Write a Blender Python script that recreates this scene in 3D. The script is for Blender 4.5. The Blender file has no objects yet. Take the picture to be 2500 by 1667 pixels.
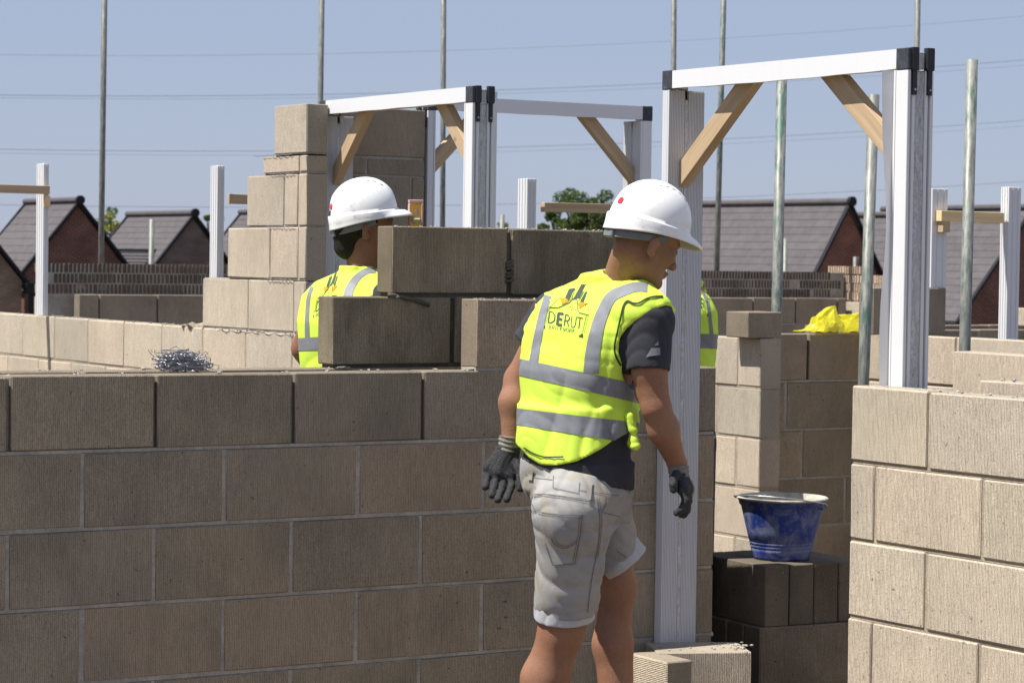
import bpy, bmesh, math, random
import numpy as np
from mathutils import Vector, Matrix
from mathutils.bvhtree import BVHTree
random.seed(7); np.random.seed(7)
S = bpy.context.scene
R_ = math.radians

# ------------------------------------------------------------------ camera, sky, sun, exposure
FPX, PITCH, ROLL, YAW, PW, PH = 6202.0, 0.0325, 0.0141, 0.5536, 2500.0, 1667.0
CAM = np.array([0.0, 0.0, 1.704])
FW = np.array([math.sin(YAW)*math.cos(PITCH), math.cos(YAW)*math.cos(PITCH), -math.sin(PITCH)])
_rt = np.array([math.cos(YAW), -math.sin(YAW), 0.0]); _up = np.cross(_rt, FW)
RT = math.cos(ROLL)*_rt + math.sin(ROLL)*_up
UP = -math.sin(ROLL)*_rt + math.cos(ROLL)*_up
cam_data = bpy.data.cameras.new('camera')
cam_data.sensor_width = 36.0
cam_data.lens = FPX/PW*36.0
cam_data.clip_start = 0.1; cam_data.clip_end = 3000.0
cam_data.dof.use_dof = True; cam_data.dof.focus_distance = 7.2; cam_data.dof.aperture_fstop = 13.0
cam = bpy.data.objects.new('camera', cam_data)
S.collection.objects.link(cam)
m = Matrix.Identity(4)
for i in range(3):
    m[i][0] = RT[i]; m[i][1] = UP[i]; m[i][2] = -FW[i]; m[i][3] = CAM[i]
cam.matrix_world = m
S.camera = cam

SUN_DIR = Vector((-0.46, 0.12, 0.88)).normalized()       # from the ground towards the sun
SUN_EL = math.asin(SUN_DIR.z); SUN_AZ = math.atan2(SUN_DIR.x, SUN_DIR.y)
world = bpy.data.worlds.new("World"); S.world = world; world.use_nodes = True
wn = world.node_tree; wn.nodes.clear()
wo = wn.nodes.new('ShaderNodeOutputWorld'); wb = wn.nodes.new('ShaderNodeBackground'); ws = wn.nodes.new('ShaderNodeTexSky')
ws.sky_type = 'NISHITA'; ws.sun_disc = False; ws.sun_elevation = SUN_EL; ws.sun_rotation = SUN_AZ
ws.altitude = 50.0; ws.air_density = 1.0; ws.dust_density = 0.3; ws.ozone_density = 3.0
wb.inputs['Strength'].default_value = 0.055
hz = wn.nodes.new('ShaderNodeMix'); hz.data_type = 'RGBA'; hz.inputs[0].default_value = .72   # even summer haze over the clear sky
wn.links.new(ws.outputs[0], hz.inputs[6]); hz.inputs[7].default_value = (5.15, 5.95, 8.35, 1)
wn.links.new(hz.outputs[2], wb.inputs['Color']); wn.links.new(wb.outputs[0], wo.inputs['Surface'])
sun = bpy.data.lights.new('sun', 'SUN'); sun.energy = 5.0; sun.angle = R_(0.55); sun.color = (1.0, 0.955, 0.88)
so = bpy.data.objects.new('sun', sun); S.collection.objects.link(so)
so.rotation_euler = SUN_DIR.to_track_quat('Z', 'Y').to_euler()
S.view_settings.view_transform = 'Standard'; S.view_settings.look = 'None'
S.view_settings.gamma = 1.0; S.view_settings.use_curve_mapping = False
S.view_settings.exposure = 0.62
S.cycles.max_bounces = 6; S.cycles.diffuse_bounces = 3; S.cycles.glossy_bounces = 2
S.cycles.transmission_bounces = 4; S.cycles.transparent_max_bounces = 8

# ------------------------------------------------------------------ helpers
K = PW/2352.0
def ray(x, y): return FW*FPX + RT*(x*K-PW/2) - UP*(y*K-PH/2)
def at(d, x, y):                         # point at depth d (m) on the sight line of a photo pixel
    r = ray(x, y); return CAM + r*d/(r@FW)
def on(ax, val, x, y):
    r = ray(x, y); k = 'uvz'.index(ax); return CAM + r*(val-CAM[k])/r[k]

def link(o, parent=None):
    S.collection.objects.link(o)
    if parent is not None: o.parent = parent
    return o
def tag(o, label=None, cat=None, group=None, kind=None):
    if label: o['label'] = label
    if cat: o['category'] = cat
    if group: o['group'] = group
    if kind: o['kind'] = kind
    return o
def empty(name, loc=(0, 0, 0), rz=0.0, label=None, cat=None, group=None):
    o = bpy.data.objects.new(name, None); o.location = loc; o.rotation_euler = (0, 0, rz)
    o.empty_display_size = 0.1
    link(o); return tag(o, label, cat, group)
def mesh_np(name, V, F, mat=None, smooth=False):
    me = bpy.data.meshes.new(name)
    me.from_pydata([tuple(map(float, v)) for v in V], [], [tuple(map(int, f)) for f in F])
    if smooth: me.polygons.foreach_set('use_smooth', [True]*len(me.polygons))
    if mat: me.materials.append(mat)
    me.update(); return me
def put(name, me, parent=None, loc=(0, 0, 0), rot=(0, 0, 0)):
    o = bpy.data.objects.new(name, me); o.location = loc; o.rotation_euler = rot
    return link(o, parent)
def bm_obj(name, bm, mat, parent=None, loc=(0, 0, 0), rot=(0, 0, 0), smooth=False):
    me = bpy.data.meshes.new(name); bm.normal_update(); bm.to_mesh(me); bm.free()
    if smooth: me.polygons.foreach_set('use_smooth', [True]*len(me.polygons))
    me.materials.append(mat); return put(name, me, parent, loc, rot)
def add_box(bm, x0, x1, y0, y1, z0, z1, M=None):
    vs = [bm.verts.new((x, y, z)) for x in (x0, x1) for y in (y0, y1) for z in (z0, z1)]
    if M is not None:
        for v in vs: v.co = M @ v.co
    for f in ((0, 1, 3, 2), (4, 6, 7, 5), (0, 4, 5, 1), (2, 3, 7, 6), (0, 2, 6, 4), (1, 5, 7, 3)):
        bm.faces.new([vs[i] for i in f])
    return vs
def add_bbox(bm, x0, x1, y0, y1, z0, z1, b=0.003, M=None):       # box with chamfered edges
    t = bmesh.new(); add_box(t, x0, x1, y0, y1, z0, z1)
    bmesh.ops.bevel(t, geom=t.edges[:], offset=b, segments=1, profile=0.5, affect='EDGES')
    if M is not None: bmesh.ops.transform(t, matrix=M, verts=t.verts)
    tmp = bpy.data.meshes.new('tmp'); t.to_mesh(tmp); t.free(); bm.from_mesh(tmp); bpy.data.meshes.remove(tmp)
def add_tube(bm, pts, r, n=10, cap=True, r2=None):
    pts = [Vector(p) for p in pts]; rings = []
    prev = None
    for i, p in enumerate(pts):
        t = (pts[min(i+1, len(pts)-1)] - pts[max(i-1, 0)]).normalized()
        if prev is None:
            a = t.orthogonal().normalized()
        else:
            a = (prev - t*prev.dot(t)).normalized()
        prev = a; b = t.cross(a)
        rr = r if r2 is None else r+(r2-r)*i/(len(pts)-1)
        rings.append([bm.verts.new(p + (a*math.cos(2*math.pi*k/n)+b*math.sin(2*math.pi*k/n))*rr) for k in range(n)])
    for A, B in zip(rings, rings[1:]):
        for k in range(n): bm.faces.new((A[k], A[(k+1) % n], B[(k+1) % n], B[k]))
    if cap and n > 2:
        bm.faces.new(rings[0][::-1]); bm.faces.new(rings[-1])

# ------------------------------------------------------------------ materials
def lin(r, g, b): return tuple(((c/255.0)/12.92 if c/255.0 <= .04045 else ((c/255.0+.055)/1.055)**2.4) for c in (r, g, b))+(1.0,)
class NT:
    def __init__(s, name, rough=0.8, spec=0.3):
        s.m = bpy.data.materials.new(name); s.m.use_nodes = True; s.t = s.m.node_tree
        s.b = s.t.nodes['Principled BSDF']; s.b.inputs['Roughness'].default_value = rough
        s.b.inputs['Specular IOR Level'].default_value = spec
        s.tc = s.t.nodes.new('ShaderNodeTexCoord')
    def n(s, ty, **kw):
        nd = s.t.nodes.new(ty)
        for k, v in kw.items(): setattr(nd, k, v)
        return nd
    def l(s, a, b): s.t.links.new(a, b)
    def mapping(s, scale=(1, 1, 1), rand=0.0, src='Object', loc=(0, 0, 0)):
        mp = s.n('ShaderNodeMapping'); mp.inputs['Scale'].default_value = scale; mp.inputs['Location'].default_value = loc
        out = s.tc.outputs[src if src != 'World' else 'Object']
        if src == 'World': out = s.n('ShaderNodeNewGeometry').outputs['Position']
        if rand:
            oi = s.n('ShaderNodeObjectInfo'); ma = s.n('ShaderNodeMath', operation='MULTIPLY'); ma.inputs[1].default_value = rand
            s.l(oi.outputs['Random'], ma.inputs[0])
            va = s.n('ShaderNodeVectorMath', operation='ADD'); s.l(out, va.inputs[0]); s.l(ma.outputs[0], va.inputs[1]); out = va.outputs[0]
        s.l(out, mp.inputs['Vector']); return mp.outputs[0]
    def noise(s, vec, scale, detail=3, rough=.55, dist=0.0):
        nd = s.n('ShaderNodeTexNoise'); nd.inputs['Scale'].default_value = scale; nd.inputs['Detail'].default_value = detail
        nd.inputs['Roughness'].default_value = rough; nd.inputs['Distortion'].default_value = dist
        s.l(vec, nd.inputs['Vector']); return nd.outputs['Fac']
    def ramp(s, fac, stops):
        r = s.n('ShaderNodeValToRGB'); e = r.color_ramp.elements
        while len(e) < len(stops): e.new(0.5)
        for i, (p, c) in enumerate(stops):
            e[i].position = p; e[i].color = c if not isinstance(c, (int, float)) else (c, c, c, 1)
        s.l(fac, r.inputs['Fac']); return r.outputs['Color']
    def mix(s, fac, a, b, blend='MIX'):
        mx = s.n('ShaderNodeMix', data_type='RGBA', blend_type=blend)
        for v, i in ((fac, 0), (a, 6), (b, 7)):
            if hasattr(v, 'is_output'): s.l(v, mx.inputs[i])
            else: mx.inputs[i].default_value = v
        return mx.outputs[2]
    def math(s, op, a, b=None):
        nd = s.n('ShaderNodeMath', operation=op)
        for i, v in enumerate((a, b)):
            if v is None: continue
            if hasattr(v, 'is_output'): s.l(v, nd.inputs[i])
            else: nd.inputs[i].default_value = v
        return nd.outputs[0]
    def bump(s, h, dist, strength=1.0, prev=None):
        bp = s.n('ShaderNodeBump'); bp.inputs['Distance'].default_value = dist; bp.inputs['Strength'].default_value = strength
        s.l(h, bp.inputs['Height'])
        if prev is not None: s.l(prev, bp.inputs['Normal'])
        s.l(bp.outputs[0], s.b.inputs['Normal']); return bp.outputs[0]
    def col(s, c):
        if hasattr(c, 'is_output'): s.l(c, s.b.inputs['Base Color'])
        else: s.b.inputs['Base Color'].default_value = c

def simple(name, c, rough=.6, spec=.3, var=.12, nscale=30, metal=0.0, bump=0.0, src='Object'):
    t = NT(name, rough, spec); v = t.mapping(rand=9.0, src=src)
    f = t.noise(v, nscale, 4)
    lo = tuple(x*(1-var) for x in c[:3])+(1,); hi = tuple(min(1, x*(1+var)) for x in c[:3])+(1,)
    t.col(t.ramp(f, [(0.3, lo), (0.7, hi)])); t.b.inputs['Metallic'].default_value = metal
    if bump: t.bump(t.noise(v, nscale*3, 3), bump)
    return t.m

def block_material(name, base, dark, warm, ribs='Z', stain=.14):
    """aggregate concrete: fine vertical dragged ribs, grit, stains; every block gets its own shade"""
    t = NT(name, .92, .15)
    v = t.mapping(rand=37.0)
    # ribs across the faces: columns of x and y (local), broken up along z
    sc = (200, 200, 24) if ribs == 'Z' else (24, 200, 200)
    vr = t.mapping(scale=sc, rand=37.0)
    rib = t.noise(vr, 1.0, 2, .6)
    wv = t.n('ShaderNodeTexWave', wave_type='BANDS', bands_direction='X' if ribs == 'Z' else 'Z', wave_profile='SIN')
    wv.inputs['Scale'].default_value = 54.0; wv.inputs['Distortion'].default_value = 1.6; wv.inputs['Detail'].default_value = 2; wv.inputs['Detail Scale'].default_value = 1.2
    t.l(v, wv.inputs['Vector'])
    # ribs only on the long faces (the dragged ones); ends and tops are gritty
    gn = t.n('ShaderNodeSeparateXYZ'); t.l(t.tc.outputs['Normal'], gn.inputs[0])
    ny = t.math('ABSOLUTE', gn.outputs['Y']); face = t.math('GREATER_THAN', ny, .7)
    ribh = t.math('ADD', t.math('MULTIPLY', rib, .9), t.math('MULTIPLY', wv.outputs['Fac'], .55))
    grit = t.noise(v, 260, 3, .7)
    ribf = t.math('MULTIPLY', ribh, face)
    h = t.math('ADD', ribf, t.math('MULTIPLY', grit, .75))
    big = t.noise(v, 3.6, 3, .55, .2)
    streak = t.noise(t.mapping(scale=(14, 14, 2.2), rand=51.0), 1.0, 4, .6)
    c = t.ramp(big, [(.25, dark), (.50, base), (.75, warm)])
    c = t.mix(t.math('MULTIPLY', t.ramp(streak, [(.42, 0), (.68, 1)]), stain), c, tuple(x*.55 for x in dark[:3])+(1,))
    rr = t.ramp(t.math('ADD', t.math('MULTIPLY', ribf, .55), .12), [(.2, .60), (.8, 1.24)])
    c = t.mix(1.0, c, rr, 'MULTIPLY')
    gr = t.ramp(grit, [(.28, .62), (.46, 1.0), (.74, 1.35)])
    c = t.mix(1.0, c, gr, 'MULTIPLY')
    pit = t.ramp(t.noise(v, 60, 2, .5), [(.24, .35), (.30, 1.0)])
    c = t.mix(.9, c, pit, 'MULTIPLY')
    grain = t.ramp(t.noise(v, 170, 1, .5), [(.74, 0), (.79, .7)])
    c = t.mix(grain, c, (.62, .55, .45, 1))
    dust = t.ramp(t.noise(t.mapping(src='World'), 1.3, 4, .6), [(.45, 0), (.7, .30)])
    c = t.mix(dust, c, tuple(x*.74 for x in base[:3])+(1,))
    oi = t.n('ShaderNodeObjectInfo')
    shade = t.ramp(oi.outputs['Random'], [(0, (.86, .875, .885, 1)), (.3, (1.0, 1.0, 1.0, 1)), (.5, (1.04, 1.0, .985, 1)), (.7, (.96, .965, .945, 1)), (.85, (1.01, .985, .98, 1)), (1, (1.08, 1.05, 1.02, 1))])
    c = t.mix(1.0, c, shade, 'MULTIPLY')
    t.col(c); t.bump(h, .0034, 1.0)
    return t.m
M = {}
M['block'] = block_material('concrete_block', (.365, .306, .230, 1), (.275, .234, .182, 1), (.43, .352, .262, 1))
M['block_wet'] = block_material('concrete_block_mottled', (.335, .288, .20, 1), (.20, .17, .118, 1), (.43, .365, .26, 1), stain=.42)
M['block_sun'] = block_material('concrete_block_pale_sunlit', (.60, .52, .41, 1), (.53, .46, .36, 1), (.66, .565, .44, 1))  # sunlit copy of the block, the sun's brightness put into its colour
M['block_shade'] = block_material('concrete_block_shade_dark', (.25, .21, .16, 1), (.17, .14, .105, 1), (.31, .26, .195, 1))  # block darkened in colour for the shadow over the bucket stack
M['block_side'] = block_material('concrete_block_on_end', (.46, .40, .31, 1), (.36, .31, .24, 1), (.52, .44, .33, 1), ribs='X')
def mortar_mat(name, c):
    t = NT(name, .95, .1); v = t.mapping(src='World')
    g = t.noise(v, 90, 4, .7); b = t.noise(v, 9, 3)
    cc = t.mix(t.ramp(b, [(.3, 0), (.7, 1)]), c, tuple(x*.66 for x in c[:3])+(1,))
    cc = t.mix(1.0, cc, t.ramp(g, [(.3, .8), (.7, 1.15)]), 'MULTIPLY'); t.col(cc); t.bump(g, .004); return t.m
M['mortar'] = mortar_mat('mortar', (.46, .43, .375, 1))
M['mortar_sand'] = mortar_mat('sandy_mortar', (.44, .375, .285, 1))
M['mortar_damp'] = mortar_mat('mortar_damp', (.13, .115, .09, 1))
def pvc(name, c, dirty=.3):
    t = NT(name, .33, .45); v = t.mapping(src='World')
    a = t.noise(t.mapping(scale=(60, 60, 2.5), src='World'), 1.0, 4, .6)
    k = t.math('MULTIPLY', t.ramp(a, [(.55, 0), (.75, 1)]), dirty)
    cc = t.mix(k, c, (c[0]*.55, c[1]*.52, c[2]*.48, 1)); t.col(cc); return t.m
M['pvc'] = pvc('white_pvc', (.70, .705, .715, 1), .06)
M['pvc_dirty'] = pvc('scuffed_white_pvc', (.60, .605, .63, 1), .35)
t = NT('foil_insulation', .28, .5); v = t.mapping(src='World', scale=(1, 1, .35)); f = t.noise(v, 60, 4, .7, 1.5)
t.col(t.ramp(f, [(.35, (.40, .41, .45, 1)), (.5, (.66, .68, .72, 1)), (.62, (.50, .43, .31, 1)), (.72, (.60, .66, .80, 1))]))
t.b.inputs['Metallic'].default_value = .12; t.bump(f, .012); M['foil'] = t.m
M['cap'] = simple('black_plastic', (.022, .024, .03, 1), .5, .4, .4, 60)
t = NT('cap_dusty_plastic', .55, .4); v = t.mapping(src='World'); f = t.noise(v, 45, 5, .75)
t.col(t.ramp(f, [(.3, (.025, .028, .037, 1)), (.58, (.05, .055, .068, 1)), (.78, (.16, .16, .165, 1))])); M['cap2'] = t.m
M['metal'] = simple('zinc_steel', (.45, .46, .48, 1), .35, .5, .2, 80, .8)
def timber(name, c1, c2):
    t = NT(name, .75, .2); v = t.mapping(scale=(3, 45, 45), rand=5.0)
    f = t.noise(v, 1.0, 4, .6, .8); c = t.ramp(f, [(.3, c1), (.7, c2)])
    kn = t.ramp(t.noise(t.mapping(scale=(9, 16, 16), rand=8.0), 1.0, 1), [(.74, 1.0), (.80, .35)])
    t.col(t.mix(.8, c, kn, 'MULTIPLY')); t.bump(f, .0015); return t.m
M['timber'] = timber('sawn_pine', (.42, .30, .18, 1), (.55, .42, .27, 1))
M['timber_pale'] = timber('pale_pine', (.72, .52, .27, 1), (.82, .63, .37, 1))
def galv(name, green):
    t = NT(name, .5, .45); v = t.mapping(scale=(1, 1, .22), rand=20.0); f = t.noise(v, 55, 5, .7)
    g = t.noise(t.mapping(scale=(1, 1, 1.0), rand=11.0), 1.6, 2, .5)
    c = t.ramp(f, [(.3, (.10, .105, .095, 1)), (.5, (.19, .195, .175, 1)), (.7, (.29, .295, .27, 1))])
    gf = t.math('MULTIPLY', t.ramp(f, [(.46-.06*green, 1), (.52, 0)]), t.ramp(g, [(.46, 0.0), (.56, 1.0)]))
    if not green: gf = t.math('MULTIPLY', gf, .15)
    c = t.mix(gf, c, (.06, .12, .095, 1)); t.col(c); t.b.inputs['Metallic'].default_value = .15
    t.bump(f, .001); return t.m
M['tube'] = galv('galvanised_tube', 0.0); M['tube_green'] = galv('paint_flecked_tube', 1.0)

# ------------------------------------------------------------------ ground
t = NT('dusty_ground', .95, .1); v = t.mapping(src='World')
f = t.noise(v, .8, 6, .65); gd = t.n('ShaderNodeVectorMath', operation='DISTANCE'); t.l(t.n('ShaderNodeNewGeometry').outputs['Position'], gd.inputs[0]); gd.inputs[1].default_value = (6, 10, 0)
gm = t.ramp(t.math('ADD', t.math('MULTIPLY', gd.outputs['Value'], .004), t.math('MULTIPLY', t.noise(v, .05, 4), .12)), [(.50, 0), (.58, 1)])
t.col(t.mix(gm, t.ramp(f, [(.3, (.11, .085, .062, 1)), (.7, (.18, .145, .11, 1))]), (.055, .085, .03, 1))); t.bump(t.noise(v, 12, 5, .7), .03)
M['ground'] = t.m
def ground_z(x, y):
    d = math.hypot(x-6, y-10); k = min(1, max(0, (d-22)/45.0)); k = k*k*(3-2*k); return .03-4.2*k
xs = sorted(set([-1500, -800, -400, -200] + list(range(-120, 221, 8)) + [300, 500, 900, 1500])); V = []; F = []
for j, y in enumerate(xs):
    for i, x in enumerate(xs): V.append((x, y, ground_z(x, y)))
n = len(xs)
for j in range(n-1):
    for i in range(n-1): F.append((j*n+i, j*n+i+1, (j+1)*n+i+1, (j+1)*n+i))
tag(put('ground', mesh_np('ground', V, F, M['ground'], True)), kind='structure')

# ------------------------------------------------------------------ block work
_bc = {}
def block_mesh(L, T, H, mat):
    key = (round(L, 3), round(T, 3), round(H, 3), mat.name)
    if key not in _bc:
        bm = bmesh.new(); add_bbox(bm, -L/2, L/2, -T/2, T/2, -H/2, H/2, .0035)
        rnd = random.Random(hash(key[:3]) % 9999)
        for v in bm.verts: v.co += Vector((rnd.uniform(-1, 1)*.0012, rnd.uniform(-1, 1)*.0009, rnd.uniform(-1, 1)*.0012))
        me = bpy.data.meshes.new('block'); bm.to_mesh(me); bm.free(); me.materials.append(mat); _bc[key] = me
    return _bc[key]
def course(wall, axis, face, z0, H, T, edges, mat, jit=1.0, name='block'):
    """edges: (start, end) pairs along the axis. axis 'u' runs on X, face at Y=face; axis 'v' runs on Y, face at X=face"""
    for a, b in edges:
        a, b = min(a, b), max(a, b); c = (a+b)/2+random.uniform(-.0016, .0016)*jit; L = b-a
        j = lambda s: random.uniform(-s, s)*jit
        me = block_mesh(L, T, H, mat)
        if axis == 'u': loc = (c, face+T/2+j(.0012), z0+H/2+j(.0012)); rz = 0
        else: loc = (face+T/2+j(.0012), c, z0+H/2+j(.0012)); rz = math.pi/2
        put(name, me, wall, loc, (j(.001), j(.0025), rz+j(.0015)*.3/max(L, .1)))
def mortar_boxes(wall, boxes, mat=None):
    bm = bmesh.new()
    for b in boxes: add_box(bm, *b)
    bm_obj('mortar', bm, mat or M['mortar'], wall)
def run(start, end, phase, L=.45, gap=.012):
    """block edges between start and end, joints centred on phase + n*L"""
    k = math.ceil((start-phase)/L+1e-6); cuts = [start]
    while phase+k*L < end-1e-6:
        if phase+k*L-start > .045: cuts.append(phase+k*L)
        k += 1
    if len(cuts) > 1 and end-cuts[-1] < .045: cuts.pop()
    cuts.append(end)
    return [(a+(gap/2 if i else 0), b-(gap/2 if i < len(cuts)-2 else 0)) for i, (a, b) in enumerate(zip(cuts, cuts[1:]))]
def leaf(wall, axis, face, start, end, ztop, rows, phases, mat, T=.1, rec=.0032, top_rec=None, mmat=None, h=.2135):
    if mmat is None and mat is M['block_sun']: mmat = M['mortar_sand']
    boxes = []
    for k in range(rows):
        zt = ztop-k*.225; z0 = zt-h
        course(wall, axis, face, z0, h, T, run(start, end, phases[k % len(phases)]), mat)
        if k == 0:
            boxes += [(z0-.010, z0, rec), (z0, zt-.006, top_rec or rec)]
        else: boxes.append((z0-.010, zt, rec))
    bx = []
    for lo, hi, r in boxes:
        if axis == 'u': bx.append((start+.004, end-.004, face+r, face+T-r, lo, hi))
        else: bx.append((face+r, face+T-r, start+.004, end-.004, lo, hi))
    mortar_boxes(wall, bx, mmat)
def mortar_bits(wall, spots, name='mortar_dab', mat=None):
    """small squeezed-out or dropped lumps"""
    bm = bmesh.new()
    for (x, y, z, s) in spots:
        q = bmesh.ops.create_icosphere(bm, subdivisions=1, radius=s)
        for v in q['verts']:
            v.co = Vector((v.co.x*random.uniform(.6, 1.5), v.co.y*random.uniform(.6, 1.5), v.co.z*random.uniform(.3, .8)))+Vector((x, y, z))
    o = bm_obj(name, bm, mat or M['mortar'], wall); o['kind'] = 'stuff'; return o

# front wall: both leaves and the raised courses being laid on them
W = empty('block_wall', (3.2, 6.868, 0), 0, 'long shaded grey-brown block wall across the foreground, with newly laid raised blocks on top', 'wall')
Wl = (-3.2, -6.868, 0)
class Off:                                        # parts are written in world metres, the wall's base is their origin
    pass
def base_at(wall):                                # children use world coordinates: cancel the empty's offset
    wall_loc = Vector(wall.location); rz = wall.rotation_euler.z
    Mi = (Matrix.Translation(wall_loc) @ Matrix.Rotation(rz, 4, 'Z')).inverted()
    for c in S.collection.objects:
        if c.parent == wall and not c.get('_b'):
            c.location = Mi @ Vector(c.location)
            c.rotation_euler.z -= rz; c['_b'] = 1
    for c in S.collection.objects:
        if c.parent == wall: del c['_b']
P0, P1 = 2.571, 2.796
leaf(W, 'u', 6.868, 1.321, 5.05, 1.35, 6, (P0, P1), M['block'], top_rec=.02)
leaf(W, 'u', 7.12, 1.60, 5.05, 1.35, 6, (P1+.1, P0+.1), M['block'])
leaf(W, 'v', 4.945, 7.225, 8.35, 1.35, 6, (7.6, 7.38), M['block'])  # unseen return wall behind the front leaves, added to shade the bucket stack
course(W, 'u', 7.12, 1.362, .215, .1, [(3.735, 4.166), (4.182, 4.61), (4.62, 5.04)], M['block_wet'])
course(W, 'u', 7.12, 1.588, .215, .1, [(3.945, 4.378), (4.396, 4.836)], M['block_wet'])
course(W, 'u', 6.868, 1.36, .215, .1, [(4.112, 4.55), (4.56, 4.77)], M['block'])
mortar_boxes(W, [(3.745, 5.03, 7.128, 7.21, 1.345, 1.363), (4.162, 4.186, 7.135, 7.20, 1.362, 1.57), (3.955, 4.83, 7.13, 7.212, 1.572, 1.59),
                 (4.376, 4.398, 7.13, 7.212, 1.589, 1.79)], M['mortar_damp'])
mortar_boxes(W, [(4.115, 4.765, 6.872, 6.964, 1.347, 1.361), (4.548, 4.562, 6.872, 6.964, 1.361, 1.57)])
sp = []
for i in range(46):
    x = random.uniform(1.6, 4.6); sp.append((x, random.choice((random.uniform(6.875, 6.96), random.uniform(7.13, 7.21))), 1.352, random.uniform(.003, .008)))
for i in range(40): sp.append((random.uniform(3.96, 4.8), random.uniform(7.13, 7.21), 1.804, random.uniform(.002, .006)))
for i in range(26): sp.append((random.uniform(4.12, 4.5), random.uniform(6.875, 6.96), 1.576, random.uniform(.002, .005)))
for k in range(1, 6):
    z = 1.35-.225*k-.01
    for i in range(7): sp.append((5.045+random.uniform(-.004, .012), random.uniform(6.88, 6.96), z+random.uniform(-.012, .012), random.uniform(.008, .018)))
sp += [(3.765, 7.122, 1.352, .016), (3.79, 7.118, 1.350, .012), (3.96, 7.118, 1.578, .012), (4.106, 6.89, 1.353, .010)]
mortar_bits(W, sp)
bm = bmesh.new()                                   # squeezed mortar tongue under the upper course
pts = [(3.93+.008*i, 7.117-.004*math.sin(i*.9), 1.583-.00075*i-.00005*i*i) for i in range(20)]
add_tube(bm, pts, .0075, 8); o = bm_obj('mortar_tongue', bm, M['mortar_damp'], W, smooth=True)
bm = bmesh.new()
for i in range(6):
    z = 1.69-.012*i+random.uniform(-.003, .003)
    add_tube(bm, [(4.372, 7.123, z), (4.387, 7.114, z+.004), (4.402, 7.124, z+.010)], .006, 6)
bm_obj('mortar_smear', bm, M['mortar_damp'], W, smooth=True)
base_at(W)

# right wall: sunlit
W = empty('block_wall', (4.707, 5.3, 0), 0, 'sunlit pale block wall at the right edge, nearest the camera, white frame post rising behind its end', 'wall')
s0 = 5.737
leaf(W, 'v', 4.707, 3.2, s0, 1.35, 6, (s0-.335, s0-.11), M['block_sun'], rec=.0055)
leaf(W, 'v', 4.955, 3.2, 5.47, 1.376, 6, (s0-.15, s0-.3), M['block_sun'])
sp = [(random.uniform(4.72, 4.80), random.uniform(4.6, 5.7), 1.352, random.uniform(.002, .006)) for i in range(40)]
sp += [(random.uniform(4.96, 5.05), random.uniform(4.9, 5.44), 1.38, random.uniform(.004, .011)) for i in range(16)]
mortar_bits(W, sp); base_at(W)

# middle wall (sunlit, running away to the left) with stepped corner and shaded return
U0 = 4.85
W = empty('block_wall', (U0, 9.7, 0), 0, 'sunlit block wall behind the front wall, stepping up to a tall corner behind the left worker', 'wall')
VE = 9.50
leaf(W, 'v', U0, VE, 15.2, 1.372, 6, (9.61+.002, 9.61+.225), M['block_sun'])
def step(z0, h, lst): course(W, 'v', U0, z0, h, .1, lst, M['block_sun'])
step(1.382, .215, [(VE, 9.60), (9.61, 10.04), (10.05, 10.516)])
step(1.607, .215, [(VE, 9.565), (9.575, 9.83), (9.84, 10.256)])
step(1.832, .215, [(VE, 9.51+.06), (9.58, 9.70), (9.71, 10.062)])
step(2.057, .068, [(VE, 9.56), (9.57, 9.907)])
step(2.135, .205, [(VE, 9.805)])
mortar_boxes(W, [(U0+.005, U0+.095, VE+.004, e-.006, a, b) for a, b, e in ((1.370, 1.60, 10.51), (1.595, 1.82, 10.25), (1.82, 2.05, 10.05), (2.045, 2.13, 9.90), (2.12, 2.16, 9.80))])
# shaded return wall facing the camera
for k, (z0, h) in enumerate(((2.135, .205), (2.057, .068), (1.832, .215), (1.607, .215), (1.382, .215), (1.147, .215), (.922, .215), (.697, .215), (.472, .215), (.247, .215), (.022, .215))):
    lst = run(U0+.11, 5.475, 5.19 if k % 2 else 4.97+.44)
    if k == 0: lst = [(U0+.11, 5.475)]
    course(W, 'u', VE+.1, z0, h, .1, lst, M['block'])
mortar_boxes(W, [(U0+.114, 5.471, VE+.106, VE+.194, .02, 2.32)])
sp = [(U0+random.uniform(.0, .012), random.uniform(9.6, 10.7), 1.374+random.uniform(-.005, .005), random.uniform(.002, .008)) for i in range(34)]
sp += [(U0+random.uniform(.01, .09), random.uniform(10.55, 10.72), 1.376, random.uniform(.012, .034)) for i in range(14)]
sp += [(U0+random.uniform(.01, .09), random.uniform(10.3, 13), 1.375, random.uniform(.003, .009)) for i in range(50)]
mortar_bits(W, sp, mat=M['mortar_sand'])
bm = bmesh.new()                                   # thin bed-joint reinforcement wires sticking out
for z, a, b in ((1.378, 9.6, 10.35), (1.603, 9.62, 9.86), (1.828, 9.6, 9.86), (2.052, 9.6, 9.84), (2.131, 9.62, 9.99)):
    n = 26; add_tube(bm, [(U0-.006-.003*math.sin(i*1.7), a+(b-a)*i/n, z+.0025*math.sin(i*1.3)) for i in range(n+1)], .0016, 4)
bm_obj('joint_wire', bm, M['metal'], W); base_at(W)

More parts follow.
